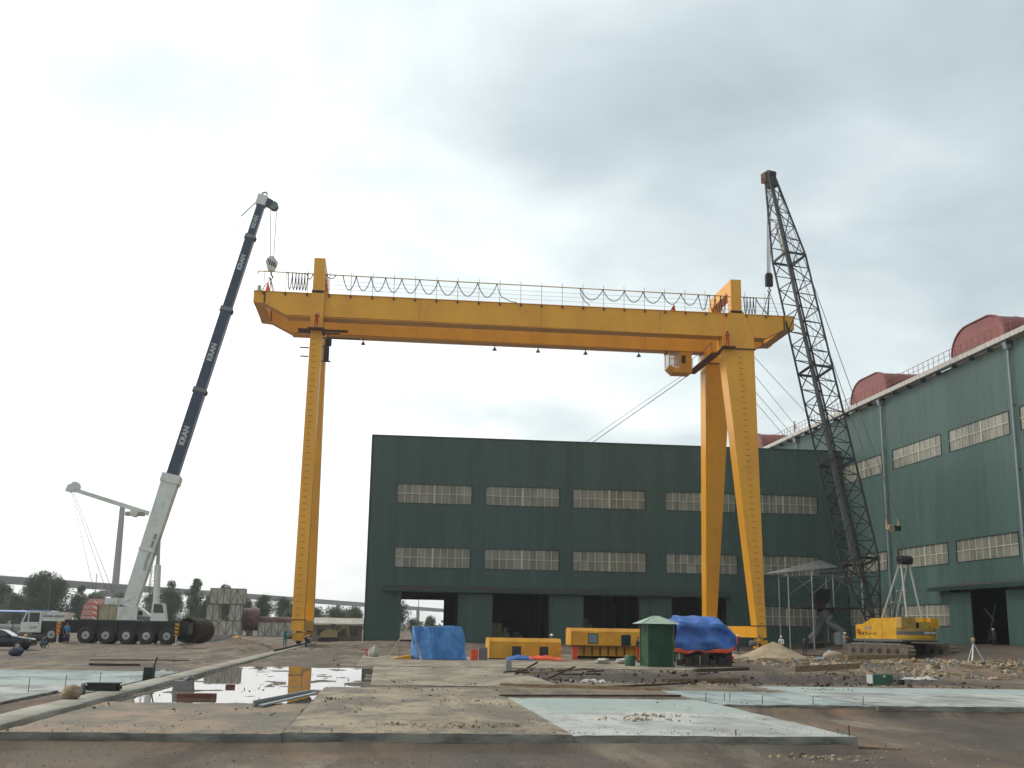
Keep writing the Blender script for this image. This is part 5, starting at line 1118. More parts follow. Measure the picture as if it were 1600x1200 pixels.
MB().box(-.95, -.45, 78.2, 78.7, -.03, .42).box(-1.2, -.3, 78.1, 78.8, .425, .47).top('red_crate', 'red_paint', (-.7, 78.4, -.03), 'red crate with a board on top on the open yard', 'crate')
MB().blob((-.42, 76.2, .28), (.34, .26, .38), 3, 10, 6, .26).top('cement_sack', 'crate_wrap', (-.42, 76.2, -.03), 'whitish sack leaning beside the red crate', 'sack')
# ---------------------------------------------------------------- car, crates, pipes, left yard
car = thing('parked_car', 'black car at the left edge of the yard', 'car', (-26.1, 82.6, gh(-26, 82.6)), 0, world=False)
def car_ring(x):
    prof = {-2.2: (.35, .72, .62, .74), -2.0: (.28, .8, .72, .82), -1.55: (.24, .84, .86, .86), -.9: (.22, .86, .92, .95), -.2: (.22, .87, .93, 1.36), .6: (.22, .87, .92, 1.42), 1.5: (.22, .86, .92, 1.2), 2.0: (.26, .82, .84, .95), 2.2: (.36, .74, .7, .8)}
    lo, hw, belt, top = prof[x]; tw = hw-.22 if top > belt+.08 else hw-.1
    return [(-x, -hw*.92, lo), (-x, -hw, lo+.2), (-x, -hw, belt-.1), (-x, -hw+.05, belt), (-x, -tw, top), (-x, tw, top), (-x, hw-.05, belt), (-x, hw, belt-.1), (-x, hw, lo+.2), (-x, hw*.92, lo)]
mat('car_black', lin(26, 28, 30), .15, var=.1, spec=.6)
bd_ = MB().loft([car_ring(x) for x in (-2.2, -2.0, -1.55, -.9, -.2, .6, 1.5, 2.0, 2.2)]).part('body', 'car_black', car, smooth=50)
for s in (-1, 1):
    MB().add([(.85, s*.845, .96), (.25, s*.70, 1.32), (-.55, s*.70, 1.36), (-.55, s*.845, .96)], [(0, 1, 2, 3)]).part('side_window', 'glass_dark', bd_)
    MB().lathe([(.02, -.03), (.1, -.03), (.12, 0), (.02, .03)], c=(2.1, s*.62, .62), axis='x', n=12).part('headlight', 'light_steel', bd_)
    box(.62, .86, s*.95-.08, s*.95+.08, .95, 1.08).part('mirror', 'car_black', bd_)
MB().add([(.92, -.72, .97), (.92, .72, .97), (.28, .58, 1.34), (.28, -.58, 1.34)], [(0, 1, 2, 3)]).part('windscreen', 'glass_blue', bd_)
for x in (1.38, -1.35):
    for s in (-1, 1):
        w = put('wheel', tyre_me, (0, 0, 0), car, (.42, .42, .42)); w.location = (x, s*.78, .325); r_ = bpy.data.objects.new('rim', rim_me); COL.objects.link(r_); r_.parent = w; r_.rotation_euler = (0, 0, 0 if s < 0 else math.pi)
MB().blob((-20.9, 69, .2), (.42, .35, .26), 5, 10, 6, .1).top('bundle', 'cloth_navy', (-20.9, 69, -.05), 'dark blue bundle lying on the ground in front of the black car', 'bundle')
def crate(label, x0, x1, y0, y1, z0, z1, grp='wrapped machine crates behind the truck crane'):
    t = thing('crate', label, 'crate', ((x0+x1)/2, (y0+y1)/2, z0), group=grp)
    box(x0+.05, x1-.05, y0+.05, y1-.05, z0+.08, z1-.05).part('wrapped_load', 'crate_wrap', t)
    n_ = max(2, round((x1-x0)/1.2)); xs = [x0+(x1-x0)*i/n_ for i in range(n_+1)]
    for x in xs: bar('post', (x, y0, z0), (x, y0, z1), .05, 'crate_frame', None, 'box')
    for z in (z0+.05, z1-.02): bar('rail', (x0, y0, z), (x1, y0, z), .05, 'crate_frame', None, 'box')
    for i in range(n_): bar('brace', (xs[i], y0, z0 if i % 2 else z1), (xs[i+1], y0, z1 if i % 2 else z0), .04, 'crate_frame', None, 'box')
    for x in (x0, x1): bar('post', (x, y1, z0), (x, y1, z1), .05, 'crate_frame', None, 'box'); bar('rail', (x, y0, z1-.02), (x, y1, z1-.02), .05, 'crate_frame', None, 'box')
def CR(lb, x0, x1, y0, y1, z0, z1): crate(lb, x0*1.54, x1*1.54, y0*1.54, y0*1.54+3.5, max(.0, 2+(z0-2)*1.54), 2+(z1-2)*1.54)
CR('large wrapped crate at the bottom of the stack behind the truck crane', -19.6, -15.7, 130, 132.4, .25, 2.3)
CR('small wrapped crate on the left of the middle layer of the stack', -19.5, -18.15, 130.1, 132.3, 2.32, 4.1)
CR('small wrapped crate on the right of the middle layer of the stack', -17.0, -15.75, 130.1, 132.3, 2.32, 4.1)
CR('long wrapped crate crowning the stack behind the truck crane', -19.2, -15.5, 130, 132.4, 4.12, 5.85)
CR('single wrapped crate on the ground left of the gantry leg', -13.5, -9.9, 128, 130.2, .2, 2.25)
def ringpipe(name, label, p0, p1, R_, m, bands=0):
    t = thing(name, label, 'pipe', (p0[0], p0[1], max(0, p0[2]-R_)))
    p0, p1 = Vector(p0), Vector(p1); d = (p1-p0).normalized(); a, b_ = MB().frame(d); N = 28
    ring = lambda p, r: [p+a*r*math.cos(2*math.pi*i/N)+b_*r*math.sin(2*math.pi*i/N) for i in range(N)]
    MB().loft([ring(p0, R_), ring(p1, R_), ring(p1, R_*.93), ring(p0, R_*.93)], closed=True).part('shell', m, t)
    if name == 'steel_shell': MB().loft([ring(p0+d*1.6, R_*.925), ring(p0+d*1.68, R_*.925)]).part('end_plate', 'black', t)
    for k in range(bands):
        q = p0.lerp(p1, (k+.3)/bands); MB().loft([ring(q-d*.05, R_*1.0), ring(q-d*.05, R_*1.035), ring(q+d*.05, R_*1.035), ring(q+d*.05, R_)], closed=True).part('band', 'rust_dark', t)
ringpipe('steel_shell', 'big open dark steel cylinder lying behind the truck crane tail', (-18.9, 114.5, 1.25), (-17.9, 118.2, 1.25), 1.22, 'rust_dark', 3)
ringpipe('steel_pipe', 'wide short dull red pipe behind the crate stack', (-24.6, 205, 2.8), (-21.6, 205.3, 2.8), 1.95, 'rust_pipe', 1)
ringpipe('steel_pipe', 'long thin dull red pipe lying behind the single crate', (-21.5, 205.3, 2.55), (-6.3, 206.5, 2.55), .75, 'rust_pipe', 3)
ringpipe('steel_pipe', 'grey pipe lying under the blue shelter at the left edge', (-42, 117, .8), (-33, 118, .8), .8, 'grey_steel', 2)
for i, (x, y) in enumerate(((-23.1, 203.6), (-14.5, 204.4))): box(x-.4, x+.4, y, y+3.5, -.05, .9 if i == 0 else 1.8).top('pipe_cradle', 'crate_frame', (x, y, 0), 'timber cradle under the '+('wide' if i == 0 else 'long thin')+' red pipe', 'cradle')
shl = thing('shelter', 'blue-roofed open shelter at the left edge behind the car', 'shelter', (-40, 121, 0))
for i in range(8): MB().prism([(118.5+.62*i, 2.75+.02*i), (119.1+.62*i, 2.78+.02*i), (119.1+.62*i, 2.84+.02*i), (118.5+.62*i, 2.81+.02*i)], 'x', -47, -33.9+.05*i).part('roof_sheet', 'tarp_blue' if i < 6 else 'plastic_white', shl)
for x in (-46.5, -42, -38, -34.3):
    for y in (118.8, 123.2): bar('post', (x, y, 0), (x, y, 2.8), .06, 'grey_steel')
MB().prism([(-35.5, 2.85), (-31.8, 2.6), (-31.8, 2.66), (-35.5, 2.91)], 'y', 119.5, 123).part('white_sheet', 'plastic_white', shl)
for i in range(10): bar('concrete_beam', (-21.5+.02*i, 124+.5*i, .14), (-16.8+.1*i, 124.3+.5*i, .14), .12, 'block_grey', shl, 'box') if False else None
for i in range(3):
    MB().box(-20.8+.2*i, -15.6-.3*i, 125.4+.35*i, 126.8+.35*i, .0+.26*i, .24+.26*i).top('concrete_plank_stack', 'block_grey', (-18, 126, .26*i), ('lowest', 'middle', 'top')[i]+' grey slab of the low stack before the crates', 'slab')
MB().blob((-15.0, 123, .45), (.38, .3, .3), 8, 10, 6, .1).top('yellow_bag', 'yellow_plain', (-15, 123, .2), 'yellow bag on the slab stack left of the gantry leg', 'bag')
# clutter between the left leg and the workshop
ex = thing('small_excavator', 'dusty yellow excavator standing left of the workshop corner', 'excavator', (-6.2, 139, 0), world=False)
mat('dusty_yellow', lin(176, 152, 98), .8, col2=lin(140, 122, 88), scale=.9)
MB().prism([(-1.1, .6), (1.0, .6), (1.0, 1.35), (.4, 1.5), (-.6, 1.4), (-1.0, 1.1)], 'y', -.7, .7).part('house', 'dusty_yellow', ex)
c_b = box(.1, .8, -.75, .1, 1.3, 2.2).part('cab', 'dusty_yellow', ex); box(.18, .72, -.77, -.755, 1.5, 2.1).part('window', 'glass_dark', c_b)
for y in (-.75, .75): MB().prism([(-1.1, .05), (1.0, .05), (1.2, .28), (1.0, .55), (-1.1, .55), (-1.3, .28)], 'y', y-.2, y+.2).part('track', 'black_steel', ex)
MB().beam((.9, .3, 1.2), (2.0, .3, 2.1), .2, .28).part('boom', 'dusty_yellow', ex); MB().beam((2.0, .3, 2.1), (2.4, .3, .7), .16, .2).part('arm', 'dusty_yellow', ex)
sd_ = thing('site_hut', 'low pale-roofed site hut between excavator and workshop corner', 'hut', (-3, 143, 0))
box(-8.5, -2.4, 141, 144, 0, 2.0).part('wall', 'crate_frame', sd_); MB().prism([(140.6, 2.0), (144.4, 2.0), (144.4, 2.2), (142.5, 2.9), (140.6, 2.2)], 'x', -9, -2.2).part('roof', 'crate_wrap', sd_)
for x in (-7.8, -5.4, -3.8): box(x, x+.9, 140.97, 140.99, .8, 1.6).part('window', 'glass_dark', sd_)
def heap(name, m, cx, cy, rx, ry, h_, label, cat, seed=0, base=None):
    b = MB(); N, K = 40, 14; base = gh(cx, cy)-.12 if base is None else base; rings = []
    for j in range(K+1):
        r = 1-j/K; rings.append([(cx+rx*r*math.cos(2*math.pi*i/N)*(1+.1*nz(math.cos(2*math.pi*i/N)*2, math.sin(2*math.pi*i/N)*2, 1, seed)), cy+ry*r*math.sin(2*math.pi*i/N), base+h_*((1-r)**1.15)*(1+.06*nz(i*.5, j*.5, 1, seed))+.04*nz(cx+rx*r*math.cos(2*math.pi*i/N), cy+ry*r*math.sin(2*math.pi*i/N), 1.4, seed)) for i in range(N)])
    b.loft(rings); return b.top(name, m, (cx, cy, base), label, cat)
heap('sand_heap', 'sand', 31.0, 88, 3.1, 3.6, 1.3, 'tan sand heap in front of the right gantry foot', 'sand heap', 2, 0)
heap('sand_heap', 'sand', 26.0, 84, 2.6, 2.2, .5, 'low spill of sand left of the tall sand heap', 'sand heap', 5, 0)
heap('soil_heap', gm, -12.0, 98, 4.5, 4, .85, 'low brown earth heap left of the left gantry foot', 'earth heap', 3, 0)
# survey tripod
tp = thing('survey_tripod', 'white survey tripod with instrument standing on the rubble at the right', 'tripod', (40.2, 73.9, gh(40.2, 73.9)))
tz_ = gh(40.2, 73.9); ta = Vector((40.15, 73.9, tz_+1.42))
for f in ((39.75, 73.6), (40.85, 73.7), (39.9, 74.5)): bar('leg', ta, (f[0], f[1], gh(*f)), .028, 'plastic_white')
bar('leg_inner', ta+Vector((-.02, -.03, 0)), (39.85, 73.58, tz_+.3), .03, 'plastic_white')
MB().lathe([(.02, 0), (.13, 0), (.13, .05), (.08, .08), (.02, .08)], c=tuple(ta), n=12).part('head', 'grey_steel', tp); MB().lathe([(.02, .1), (.11, .1), (.13, .2), (.12, .32), (.05, .36)], c=tuple(ta), n=12).part('instrument', 'cloth_tan', tp)
# green tank, small drum, bricks, sacks on the right
TX, TY = 22.4, 49.3
dr_ = thing('green_tank', 'green rectangular steel tank lying before the rubble at the right', 'tank', (TX, TY, gh(TX, TY)))
zg = gh(TX, TY); tb = MB().prism([(TX-.43, zg+.04), (TX+.43, zg+.04), (TX+.46, zg+.08), (TX+.46, zg+.56), (TX+.42, zg+.6), (TX-.42, zg+.6), (TX-.46, zg+.56), (TX-.46, zg+.08)], 'y', TY, TY+.6).part('shell', 'booth_green', dr_)
box(TX-.46, TX+.46, TY-.03, TY-.005, zg+.04, zg+.09).part('edge_strip', 'plastic_white', dr_); box(TX-.5, TX-.462, TY, TY+.6, zg+.06, zg+.58).part('end_plate', 'light_steel', dr_); box(TX, TX+.12, TY-.012, TY-.002, zg+.48, zg+.55).part('label_plate', 'plastic_white', dr_)
MB().lathe([(.02, zg), (.12, zg), (.14, zg+.04), (.15, zg+.38), (.13, zg+.4), (.02, zg+.4)], c=(23.1, 49.0, 0), n=14).top('bucket', 'black_steel', (23.1, 49, zg), 'dark bucket at the right end of the green tank', 'bucket')
def stone(label, c, r, seed, m='block_grey', cat='stone'): return MB().blob((c[0], c[1], c[2]+r[2]*.85), r, seed, 9, 6, .16).top('stone', m, c, label, cat)
stone('large pale boulder on the rail beam at the lower left', (-7.7, 30.1, .06), (.25, .24, .2), 4, 'sand')
stone('small pointed pale stone beside the boulder on the left', (-8.3, 33.6, -.02), (.12, .12, .16), 6)
bb = thing('control_box', 'flat dark steel box on the rail beam behind the boulder', 'box', (-7.75, 33.6, .09)); box(-8.15, -7.35, 33.5, 34.0, .09, .28).part('shell', 'black_steel', bb); box(-8.2, -7.3, 33.47, 34.03, .283, .31).part('lid', 'black_steel', bb); box(-8.22, -8.16, 33.6, 33.9, .13, .22).part('end_lug', 'black_steel', bb); box(-7.34, -7.27, 33.6, 33.9, .13, .22).part('end_lug', 'black_steel', bb)
bp_ = thing('bollard', 'short black square post beside the rail beam', 'post', (-8.25, 42.6, 0)); MB().loft([[(-8.42, 42.4, -.05), (-8.08, 42.4, -.05), (-8.08, 42.8, -.05), (-8.42, 42.8, -.05)], [(-8.40, 42.4, .42), (-8.06, 42.4, .42), (-8.06, 42.8, .42), (-8.40, 42.8, .42)]]).part('post', 'black_steel', bp_); MB().tube((-8.1, 42.6, .4), (-7.98, 42.5, .78), .025).part('bar', 'black', bp_)
cbk = thing('concrete_block', 'grey concrete block standing in the left edge of the puddle', 'block', (-5.95, 36.4, -.08)); MB().loft([[(-6.28, 36.2, -.1), (-5.68, 36.2, -.1), (-5.68, 36.7, -.1), (-6.28, 36.7, -.1)], [(-6.26, 36.22, .27), (-5.7, 36.22, .26), (-5.72, 36.68, .26), (-6.25, 36.68, .27)]]).part('block', 'block_grey', cbk)
MB().blob((-5.85, 36.45, .32), (.16, .14, .1), 9, 8, 5, .2).part('mortar_lump', 'block_grey', cbk)
box(-5.6, -4.55, 33.1, 33.4, -.08, .07).top('timber', 'wood_red', (-5.1, 33.2, -.08), 'reddish timber lying in the front of the puddle', 'timber')
box(-5.0, -4.72, 38.6, 38.85, -.08, .04).top('brick', 'wood_red', (-4.9, 38.7, -.08), 'single red brick lying in the puddle', 'brick')
st = thing('steel_angle', 'grey steel angle bar lying by the slab joint', 'steel bar', (-2.4, 31, .01)); MB().beam((-3.05, 29.0, .08), (-1.98, 34.4, .06), .05, .16).part('web', 'galvanised', st); MB().beam((-2.85, 28.9, .05), (-1.85, 34.2, .05), .14, .04, side=(1, 0, 0)).part('flange', 'galvanised', st)
for i, (x, y) in enumerate(((-9.85, 31.2), (-9.6, 33.1), (-9.1, 34.9), (-8.6, 36.9), (-9.75, 29.4))): MB().tube((x, y, -.05), (x+.01, y, .45), .011, n=5).top('rebar_stake', 'rust_dark', (x, y, -.05), 'thin steel bar upright on the white left slab, '+('second', 'third', 'fourth', 'rightmost', 'leftmost')[i]+' of the row', 'stake', 'stakes on the left slab')
for i, (x, y) in enumerate(((10.15, 33.2), (10.35, 33.3), (10.9, 32.0), (12.4, 32.0), (13.9, 32.0), (9.5, 32.9))): MB().tube((x, y, -.05), (x+.01, y, .24), .011, n=5).top('rebar_stake', 'rust_dark', (x, y, -.05), 'thin steel bar at the bluish slab edge, '+('second', 'third', 'fourth', 'fifth', 'rightmost', 'leftmost')[i]+' of the row', 'stake', 'stakes on the bluish slab')
for i, x in enumerate((7.1, 9.45)): MB().tube((x, 22.5, -.05), (x, 22.5, .10+.1*i), .012, n=5).top('rebar_stake', 'rust_dark', (x, 22.5, -.05), ('short' if i == 0 else 'taller')+' steel pin at the front edge of the pale slab', 'stake')
# formwork boards
for p, q, w_, h_, m, lb in (((3.6, 34.5, .02), (9.4, 35.4, .02), .06, .16, 'wood_dark', 'long dark board along the back of the pale front slab'), ((7.9, 40.0, .02), (11.6, 42.6, .08), .08, .08, 'wood_dark', 'plank slanting across the dirt behind the bluish slab'), ((9.7, 38.9, .03), (4.3, 41.0, .03), .10, .06, 'wood', 'thin batten lying behind the front slabs'), ((15.5, 55.5, .1), (18.9, 57.6, .15), .16, .22, 'wood_dark', 'thick dark beam at the rear rim of the trench'), ((11.8, 47.5, -.1), (15.5, 48.4, -.05), .25, .08, 'wood', 'pale plank lying in the trench'), ((25.3, 58.5, .35), (21.0, 56.5, .2), .3, .12, 'wood', 'pale plank at the right end of the trench'), ((28.8, 68.5, .55), (33.6, 70.2, .65), .3, .3, 'wood', 'long tan beam lying before the crawler tracks'), ((-15.2, 62.5, .02), (-10.4, 64.4, .0), .05, .14, 'wood_dark', 'long dark timber on the yard left of the rail beam'), ((-13.6, 55.9, .02), (-11.4, 56.6, .0), .1, .3, 'wood_dark', 'short dark board on the yard left of the rail beam'), ((9.65, 23.3, -.27), (10.6, 22.7, -.28), .04, .2, 'wood', 'board leaning at the corner of the pale front slab')):
    MB().beam(p, q, w_, h_, side=(0, 0, 1)).top('plank', m, p, lb, 'plank')
# board heap beside the trench
rng = random.Random(3)
for i in range(14):
    c = Vector((7.6+rng.uniform(-1.7, 1.9), 50.2+rng.uniform(-.8, .8), .08+.06*(i % 4))); a = rng.uniform(-.5, .5); L_ = rng.uniform(.5, 1.3); t_ = rng.uniform(-.05, .12) if i < 11 else .45
    d = Vector((math.cos(a), math.sin(a), t_))*L_/2
    MB().beam(c-d, c+d+Vector((0, 0, .0)), .07, .05, side=(0, 0, 1)).top('board', 'wood_dark' if i % 3 else 'wood', tuple(c), ('dark' if i % 3 else 'brown')+(' board propped up steeply in the scrap heap left of the trench' if i >= 11 else ' board lying loose in the scrap heap left of the trench'), 'board', 'boards of the scrap heap')
def rag(label, x0, x1, y, h_, m, seed):
    zc = gh((x0+x1)/2, y); t = thing('plastic_sheet', label, 'sheet', ((x0+x1)/2, y, zc))
    def f(u, v):
        c = abs(2*u-1); w = .5*(1-.6*c)+.25*nz(u*5, 3, 1, seed); x = x0+(x1-x0)*u; yy = y+(v-.5)*2*w+.35*nz(u*4, 0, 1, seed+2)
        e_ = math.sin(math.pi*u)**.4*math.sin(math.pi*v)
        return (x, yy, zc+.02+e_*h_*1.6*max(0, .25+abs(nz(x*2.2, yy*2.2, 1, seed+1))*1.6)+.03*nz(x*9, yy*9, 1, seed))
    cloth(f, 40, 12, m, 'sheet', t); return t
rag('crumpled white plastic sheet below the scrap heap', 7.4, 9.7, 47.2, .12, 'rag_white', 4); rag('small white plastic scrap in the trench', 12.6, 13.3, 46.4, .12, 'rag_white', 14); rag('white plastic scrap at the trench edge before the booth', 13.9, 14.7, 46.3, .10, 'rag_white', 24)
rag('pale plastic sheet lying right of the dark bucket', 24.4, 26.0, 51.5, .07, 'rag_white', 34); rag('white plastic scrap behind the black post', -9.6, -8.4, 49.6, .12, 'rag_white', 44); rag('blue scrap of tarpaulin on the long white slab', 17.0, 17.5, 41.7, .12, 'tarp_blue', 54); rag('blue and white sack on the sand right of the heap', 30.6, 32.4, 78, .5, 'tarp_blue', 64)
MB().blob((30.2, 74, .45), (.7, .5, .42), 12, 12, 6, .1).top('sack_pile', 'sand', (30.2, 74, .1), 'tan sack lying left of the crawler tracks', 'sack')
MB().loft([[(6.05, 55.2, 0), (6.35, 55.2, 0), (6.35, 55.5, 0), (6.05, 55.5, 0)], [(6.08, 55.23, .5), (6.32, 55.23, .5), (6.32, 55.47, .5), (6.08, 55.47, .5)]]).top('concrete_stub', 'block_grey', (6.2, 55.35, 0), 'small grey concrete stub left of the scrap heap', 'block')
for i, (x, y) in enumerate(((13.3, 68.0), (14.6, 68.4))): MB().blob((x, y, .16), (.42, .3, .17), 20+i, 10, 5, .2).top('debris_bag', 'crate_wrap', (x, y, .02), ('left' if i == 0 else 'right')+' pale rubbish bag under the raised yellow housing', 'bag')
# scattered rubble that nobody could count
def scatter(name, m, label, n_, area, size, seed, zf=gh, cat='rubble'):
    rng = random.Random(seed); b = MB()
    for i in range(n_):
        x, y = area(rng)
        s = size(rng); z = zf(x, y)+s*.25; ax = [Vector((rng.gauss(0, 1), rng.gauss(0, 1), rng.gauss(0, 1))).normalized()*s*rng.uniform(.6, 1.2) for _ in range(3)]
        c = Vector((x, y, z)); b.add([c+ax[0], c-ax[0], c+ax[1], c-ax[1], c+ax[2]*.7, c-ax[2]*.7], [(0, 2, 4), (2, 1, 4), (1, 3, 4), (3, 0, 4), (2, 0, 5), (1, 2, 5), (3, 1, 5), (0, 3, 5)])
    o = bpy.data.objects.new(name, b.mesh(name, m, off=Vector((0, 0, 0)), smooth=0, recalc=False)); COL.objects.link(o); return tag(o, label, cat, kind='stuff')
def slab_z(x, y):
    for s in SLABS:
        if s[0] < x < s[1] and s[2] < y < s[3]: return s[5]
    return gh(x, y)
def pick(r, x0, x1, y0, y1, sc, seed):
    for _ in range(12):
        x, y = r.uniform(x0, x1), r.uniform(y0, y1)
        if fbm(x, y*.45, sc, seed) > .25: break
    return x, y
def streak_area(r): return pick(r, -9, 16, 22, 60, .55, 61)
def mud_area(r): return pick(r, -7, 4, 27, 44, .8, 71)
scatter('gravel', 'block_grey', 'grey gravel strewn over the near ground', 2600, lambda r: (r.uniform(-9, 15), r.uniform(15, 24)), lambda r: r.uniform(.008, .028), 1, slab_z, 'gravel')
scatter('dirt_clods', 'sand', 'brown clods and stones strewn over slabs and yard', 3000, streak_area, lambda r: .007+.045*r.random()**6, 2, slab_z, 'clods')
scatter('mud_clods', 'wood_dark', 'dark mud clods along the slab edges and puddle', 900, mud_area, lambda r: .008+.045*r.random()**4, 3, slab_z, 'clods')
def clump_area(r):
    cx, cy = r.choice(((7.6, 21.4), (8.6, 21.0), (5.8, 26.), (1.8, 23.6), (.6, 24.), (12.5, 40.6), (16, 40), (6.5, 27.2), (-3, 41), (2.5, 24.2), (11.5, 42.5))); return cx+r.gauss(0, .45), cy+r.gauss(0, .22)
scatter('mud_crumbs', 'sand', 'small heaps of brown crumbs on slabs and dirt', 800, clump_area, lambda r: .015+.045*r.random()**2, 4, slab_z, 'crumbs')
scatter('trench_clods', 'wood_dark', 'dark soil clods in the trench', 1000, lambda r: (r.uniform(6, 25), r.uniform(43.5, 57)), lambda r: .03+.14*r.random()**4, 8, gh, 'clods')
scatter('trench_stones', 'mud_track', 'brown lumps along the trench', 900, lambda r: (r.uniform(5, 26), r.uniform(42.5, 58)), lambda r: .02+.12*r.random()**4, 9, gh, 'clods')
def right_area(r): return 24+22*r.random()**1.0, 52+34*r.random()
scatter('rubble', 'block_grey', 'grey rubble over the spoil at the right', 1500, right_area, lambda r: .04+.2*r.random()**3, 5, gh)
scatter('soil_clods', 'sand', 'tan clods over the spoil at the right', 1800, right_area, lambda r: .05+.25*r.random()**3, 6, gh)
b = MB(); rng = random.Random(12)
for i in range(170):
    x, y = right_area(rng); a = rng.uniform(0, math.pi); L_ = rng.uniform(.6, 2.4); z = gh(x, y)+.06; d = Vector((math.cos(a), math.sin(a), rng.uniform(-.05, .22)))*L_/2
    b.beam(Vector((x, y, z))-d, Vector((x, y, z))+d, .05, .14, side=(0, 0, 1))
tag(bpy.data.objects.new('timber_scraps', b.mesh('timber_scraps', 'wood', off=Vector((0, 0, 0)), smooth=0)), 'tangle of timber scraps over the spoil at the right', 'timber', kind='stuff'); COL.objects.link(bpy.data.objects['timber_scraps'])
scatter('yard_rubble', 'sand', 'rubble strewn over the far yard', 1100, lambda r: (r.uniform(-30, 46), r.uniform(60, 128)), lambda r: .02+.13*r.random()**5, 7, gh)
# ---------------------------------------------------------------- trees
def tree_mesh(seed, h, w, leafm, nleaf, trunk_h, ls=.34, lobes=9):
    rng = random.Random(seed); tr = MB()
    tr.path([(0, 0, -.1), (.05, .03, trunk_h*.5), (-.05, 0, trunk_h), (.08, .05, h*.72)], [.16*h/8, .13*h/8, .10*h/8, .03], 7)
    cl = []
    for i in range(lobes):
        a = rng.uniform(0, 2*math.pi); r = w*.5*math.sqrt(rng.random())*.75; z = trunk_h+(h-trunk_h)*(.12+.72*rng.random()); fall = 1-.55*((z-trunk_h)/(h-trunk_h))
        c = Vector((r*math.cos(a)*fall, r*math.sin(a)*fall, z)); cl.append((c, w*rng.uniform(.20, .31)))
        tr.path([(0, 0, trunk_h*.8+(z-trunk_h)*.3), c*.5+Vector((0, 0, (trunk_h*.9+z*.5)*.5)), c], [.06, .045, .015], 5)
    cl.append((Vector((rng.uniform(-.2, .2), 0, h-w*.16)), w*.17))
    b = MB()
    for i in range(nleaf):
        c, r = rng.choice(cl); d = Vector((rng.gauss(0, 1), rng.gauss(0, 1), rng.gauss(0, .8))).normalized()*r*(rng.random()**.4); p = c+d
        u = Vector((rng.gauss(0, 1), rng.gauss(0, 1), rng.gauss(0, .6))).normalized(); v = u.orthogonal().normalized(); v = (v*rng.uniform(.6, 1)+u.cross(v)*rng.uniform(-.6, .6)).normalized(); s = ls*rng.uniform(.45, 1.1)
        b.add([p-u*s*.5, p+v*s*.3, p+u*s*.5, p-v*s*.3], [(0, 1, 2, 3)])
    z0 = Vector((0, 0, 0)); return tr.mesh('trunk', 'bark', off=z0), b.mesh('crown', leafm, off=z0, smooth=0, recalc=False)
TM = [tree_mesh(1, 9., 7.2, 'leaf_dark', 12000, .7, lobes=16), tree_mesh(2, 9., 5.4, 'leaf_dark', 9000, .9, lobes=14), tree_mesh(3, 9., 3.2, 'leaf_mid', 2600, 3.6, lobes=7), tree_mesh(4, 6., 6.4, 'leaf_mid', 9000, .3, lobes=14), tree_mesh(5, 9., 6.0, 'leaf_dark', 6500, 1.4, lobes=11)]
TH = [9., 9., 9., 6., 9.]
def tree(kind, x, y, h, label, wid=1., rz=0.):
    t = thing('tree', label, 'tree', (x, y, 0), rz, world=False, group='trees behind the yard')
    s = h/TH[kind]
    for nm, me_ in zip(('trunk', 'crown'), TM[kind]):
        o = bpy.data.objects.new(nm, me_); COL.objects.link(o); o.parent = t; o.scale = (s*wid, s*wid, s)
TL = [(0, -59, 183, 8.0, 'dense tree at the very left edge behind the blue shelter'), (4, -56.5, 190, 7.4, 'loose tree second from the left edge'), (0, -53, 185, 9.7, 'tallest dense tree left of the bridge pylon'), (0, -50, 182, 8.6, 'broad dense tree just right of the tallest one'), (1, -47.5, 186, 7.6, 'dark tree above the truck crane hood'), (0, -44.8, 183, 6.4, 'low round tree behind the striped counterweight'), (4, -40.6, 188, 6.2, 'loose low tree behind the engine covers'), (4, -36.5, 186, 6.6, 'loose tree seen right of the white boom base'),
      (1, -33.2, 184, 8.6, 'dense dark tree right of the luffing cylinder'), (2, -29.8, 186, 9.0, 'slender light-crowned tree rising above its neighbours'), (0, -30.9, 190, 6.6, 'dense tree behind the big steel cylinder'), (1, -25.4, 188, 8.3, 'tree showing just above the top crate'), (0, -21.5, 186, 6.0, 'low dense tree right of the crate stack'), (4, -18.8, 184, 6.6, 'loose tree over the long red pipe'), (0, -16.0, 187, 6.4, 'dense tree just left of the gantry leg'), (3, -7.6, 186, 4.9, 'bushy low tree right of the gantry leg'), (3, -4.3, 184, 4.9, 'bushy tree beside the left workshop corner'), (3, -11, 188, 4.8, 'bushy tree hidden mostly by the gantry leg'), (0, -27.5, 183, 5.6, 'dense low tree behind the wide red pipe'), (1, -38.6, 180, 5.4, 'dark low tree behind the truck crane superstructure'), (0, -42.8, 192, 6.8, 'dense tree beneath the bridge pylon'), (0, -24, 192, 5.6, 'dense tree behind the crates'), (0, -62.5, 188, 6.8, 'dense tree half out of the frame at the left'), (1, -60.6, 180, 6.2, 'low dark tree behind the black car'), (0, -55, 178, 6.0, 'low dense tree behind the driver cab'), (0, -46, 190, 6.8, 'dense tree left of the striped counterweight'), (1, -35, 180, 5.6, 'low dark tree between boom and luffing cylinder'), (0, -31.8, 178, 5.8, 'low dense tree behind the crane cab'), (1, -28.2, 190, 6.6, 'dark tree left of the crate stack'), (0, -19.9, 192, 5.8, 'dense tree behind the long red pipe'), (1, -14.2, 182, 5.4, 'dark tree half hidden by the gantry leg'), (3, -6, 194, 4.4, 'low bushy tree behind the site hut'), (3, 2.2, 196, 6.2, 'tree seen through the left workshop doorway'), (3, 8.6, 205, 3.8, 'shrub low in the left workshop doorway'), (3, 5.6, 208, 3.4, 'small shrub low behind the left doorway')]
for i, (kd, x, y, h, lb) in enumerate(TL): tree(kd, x*1.6, y*1.6, 2+(h-2)*1.6, lb, 1.0+.12*math.sin(i*3), i*1.3)
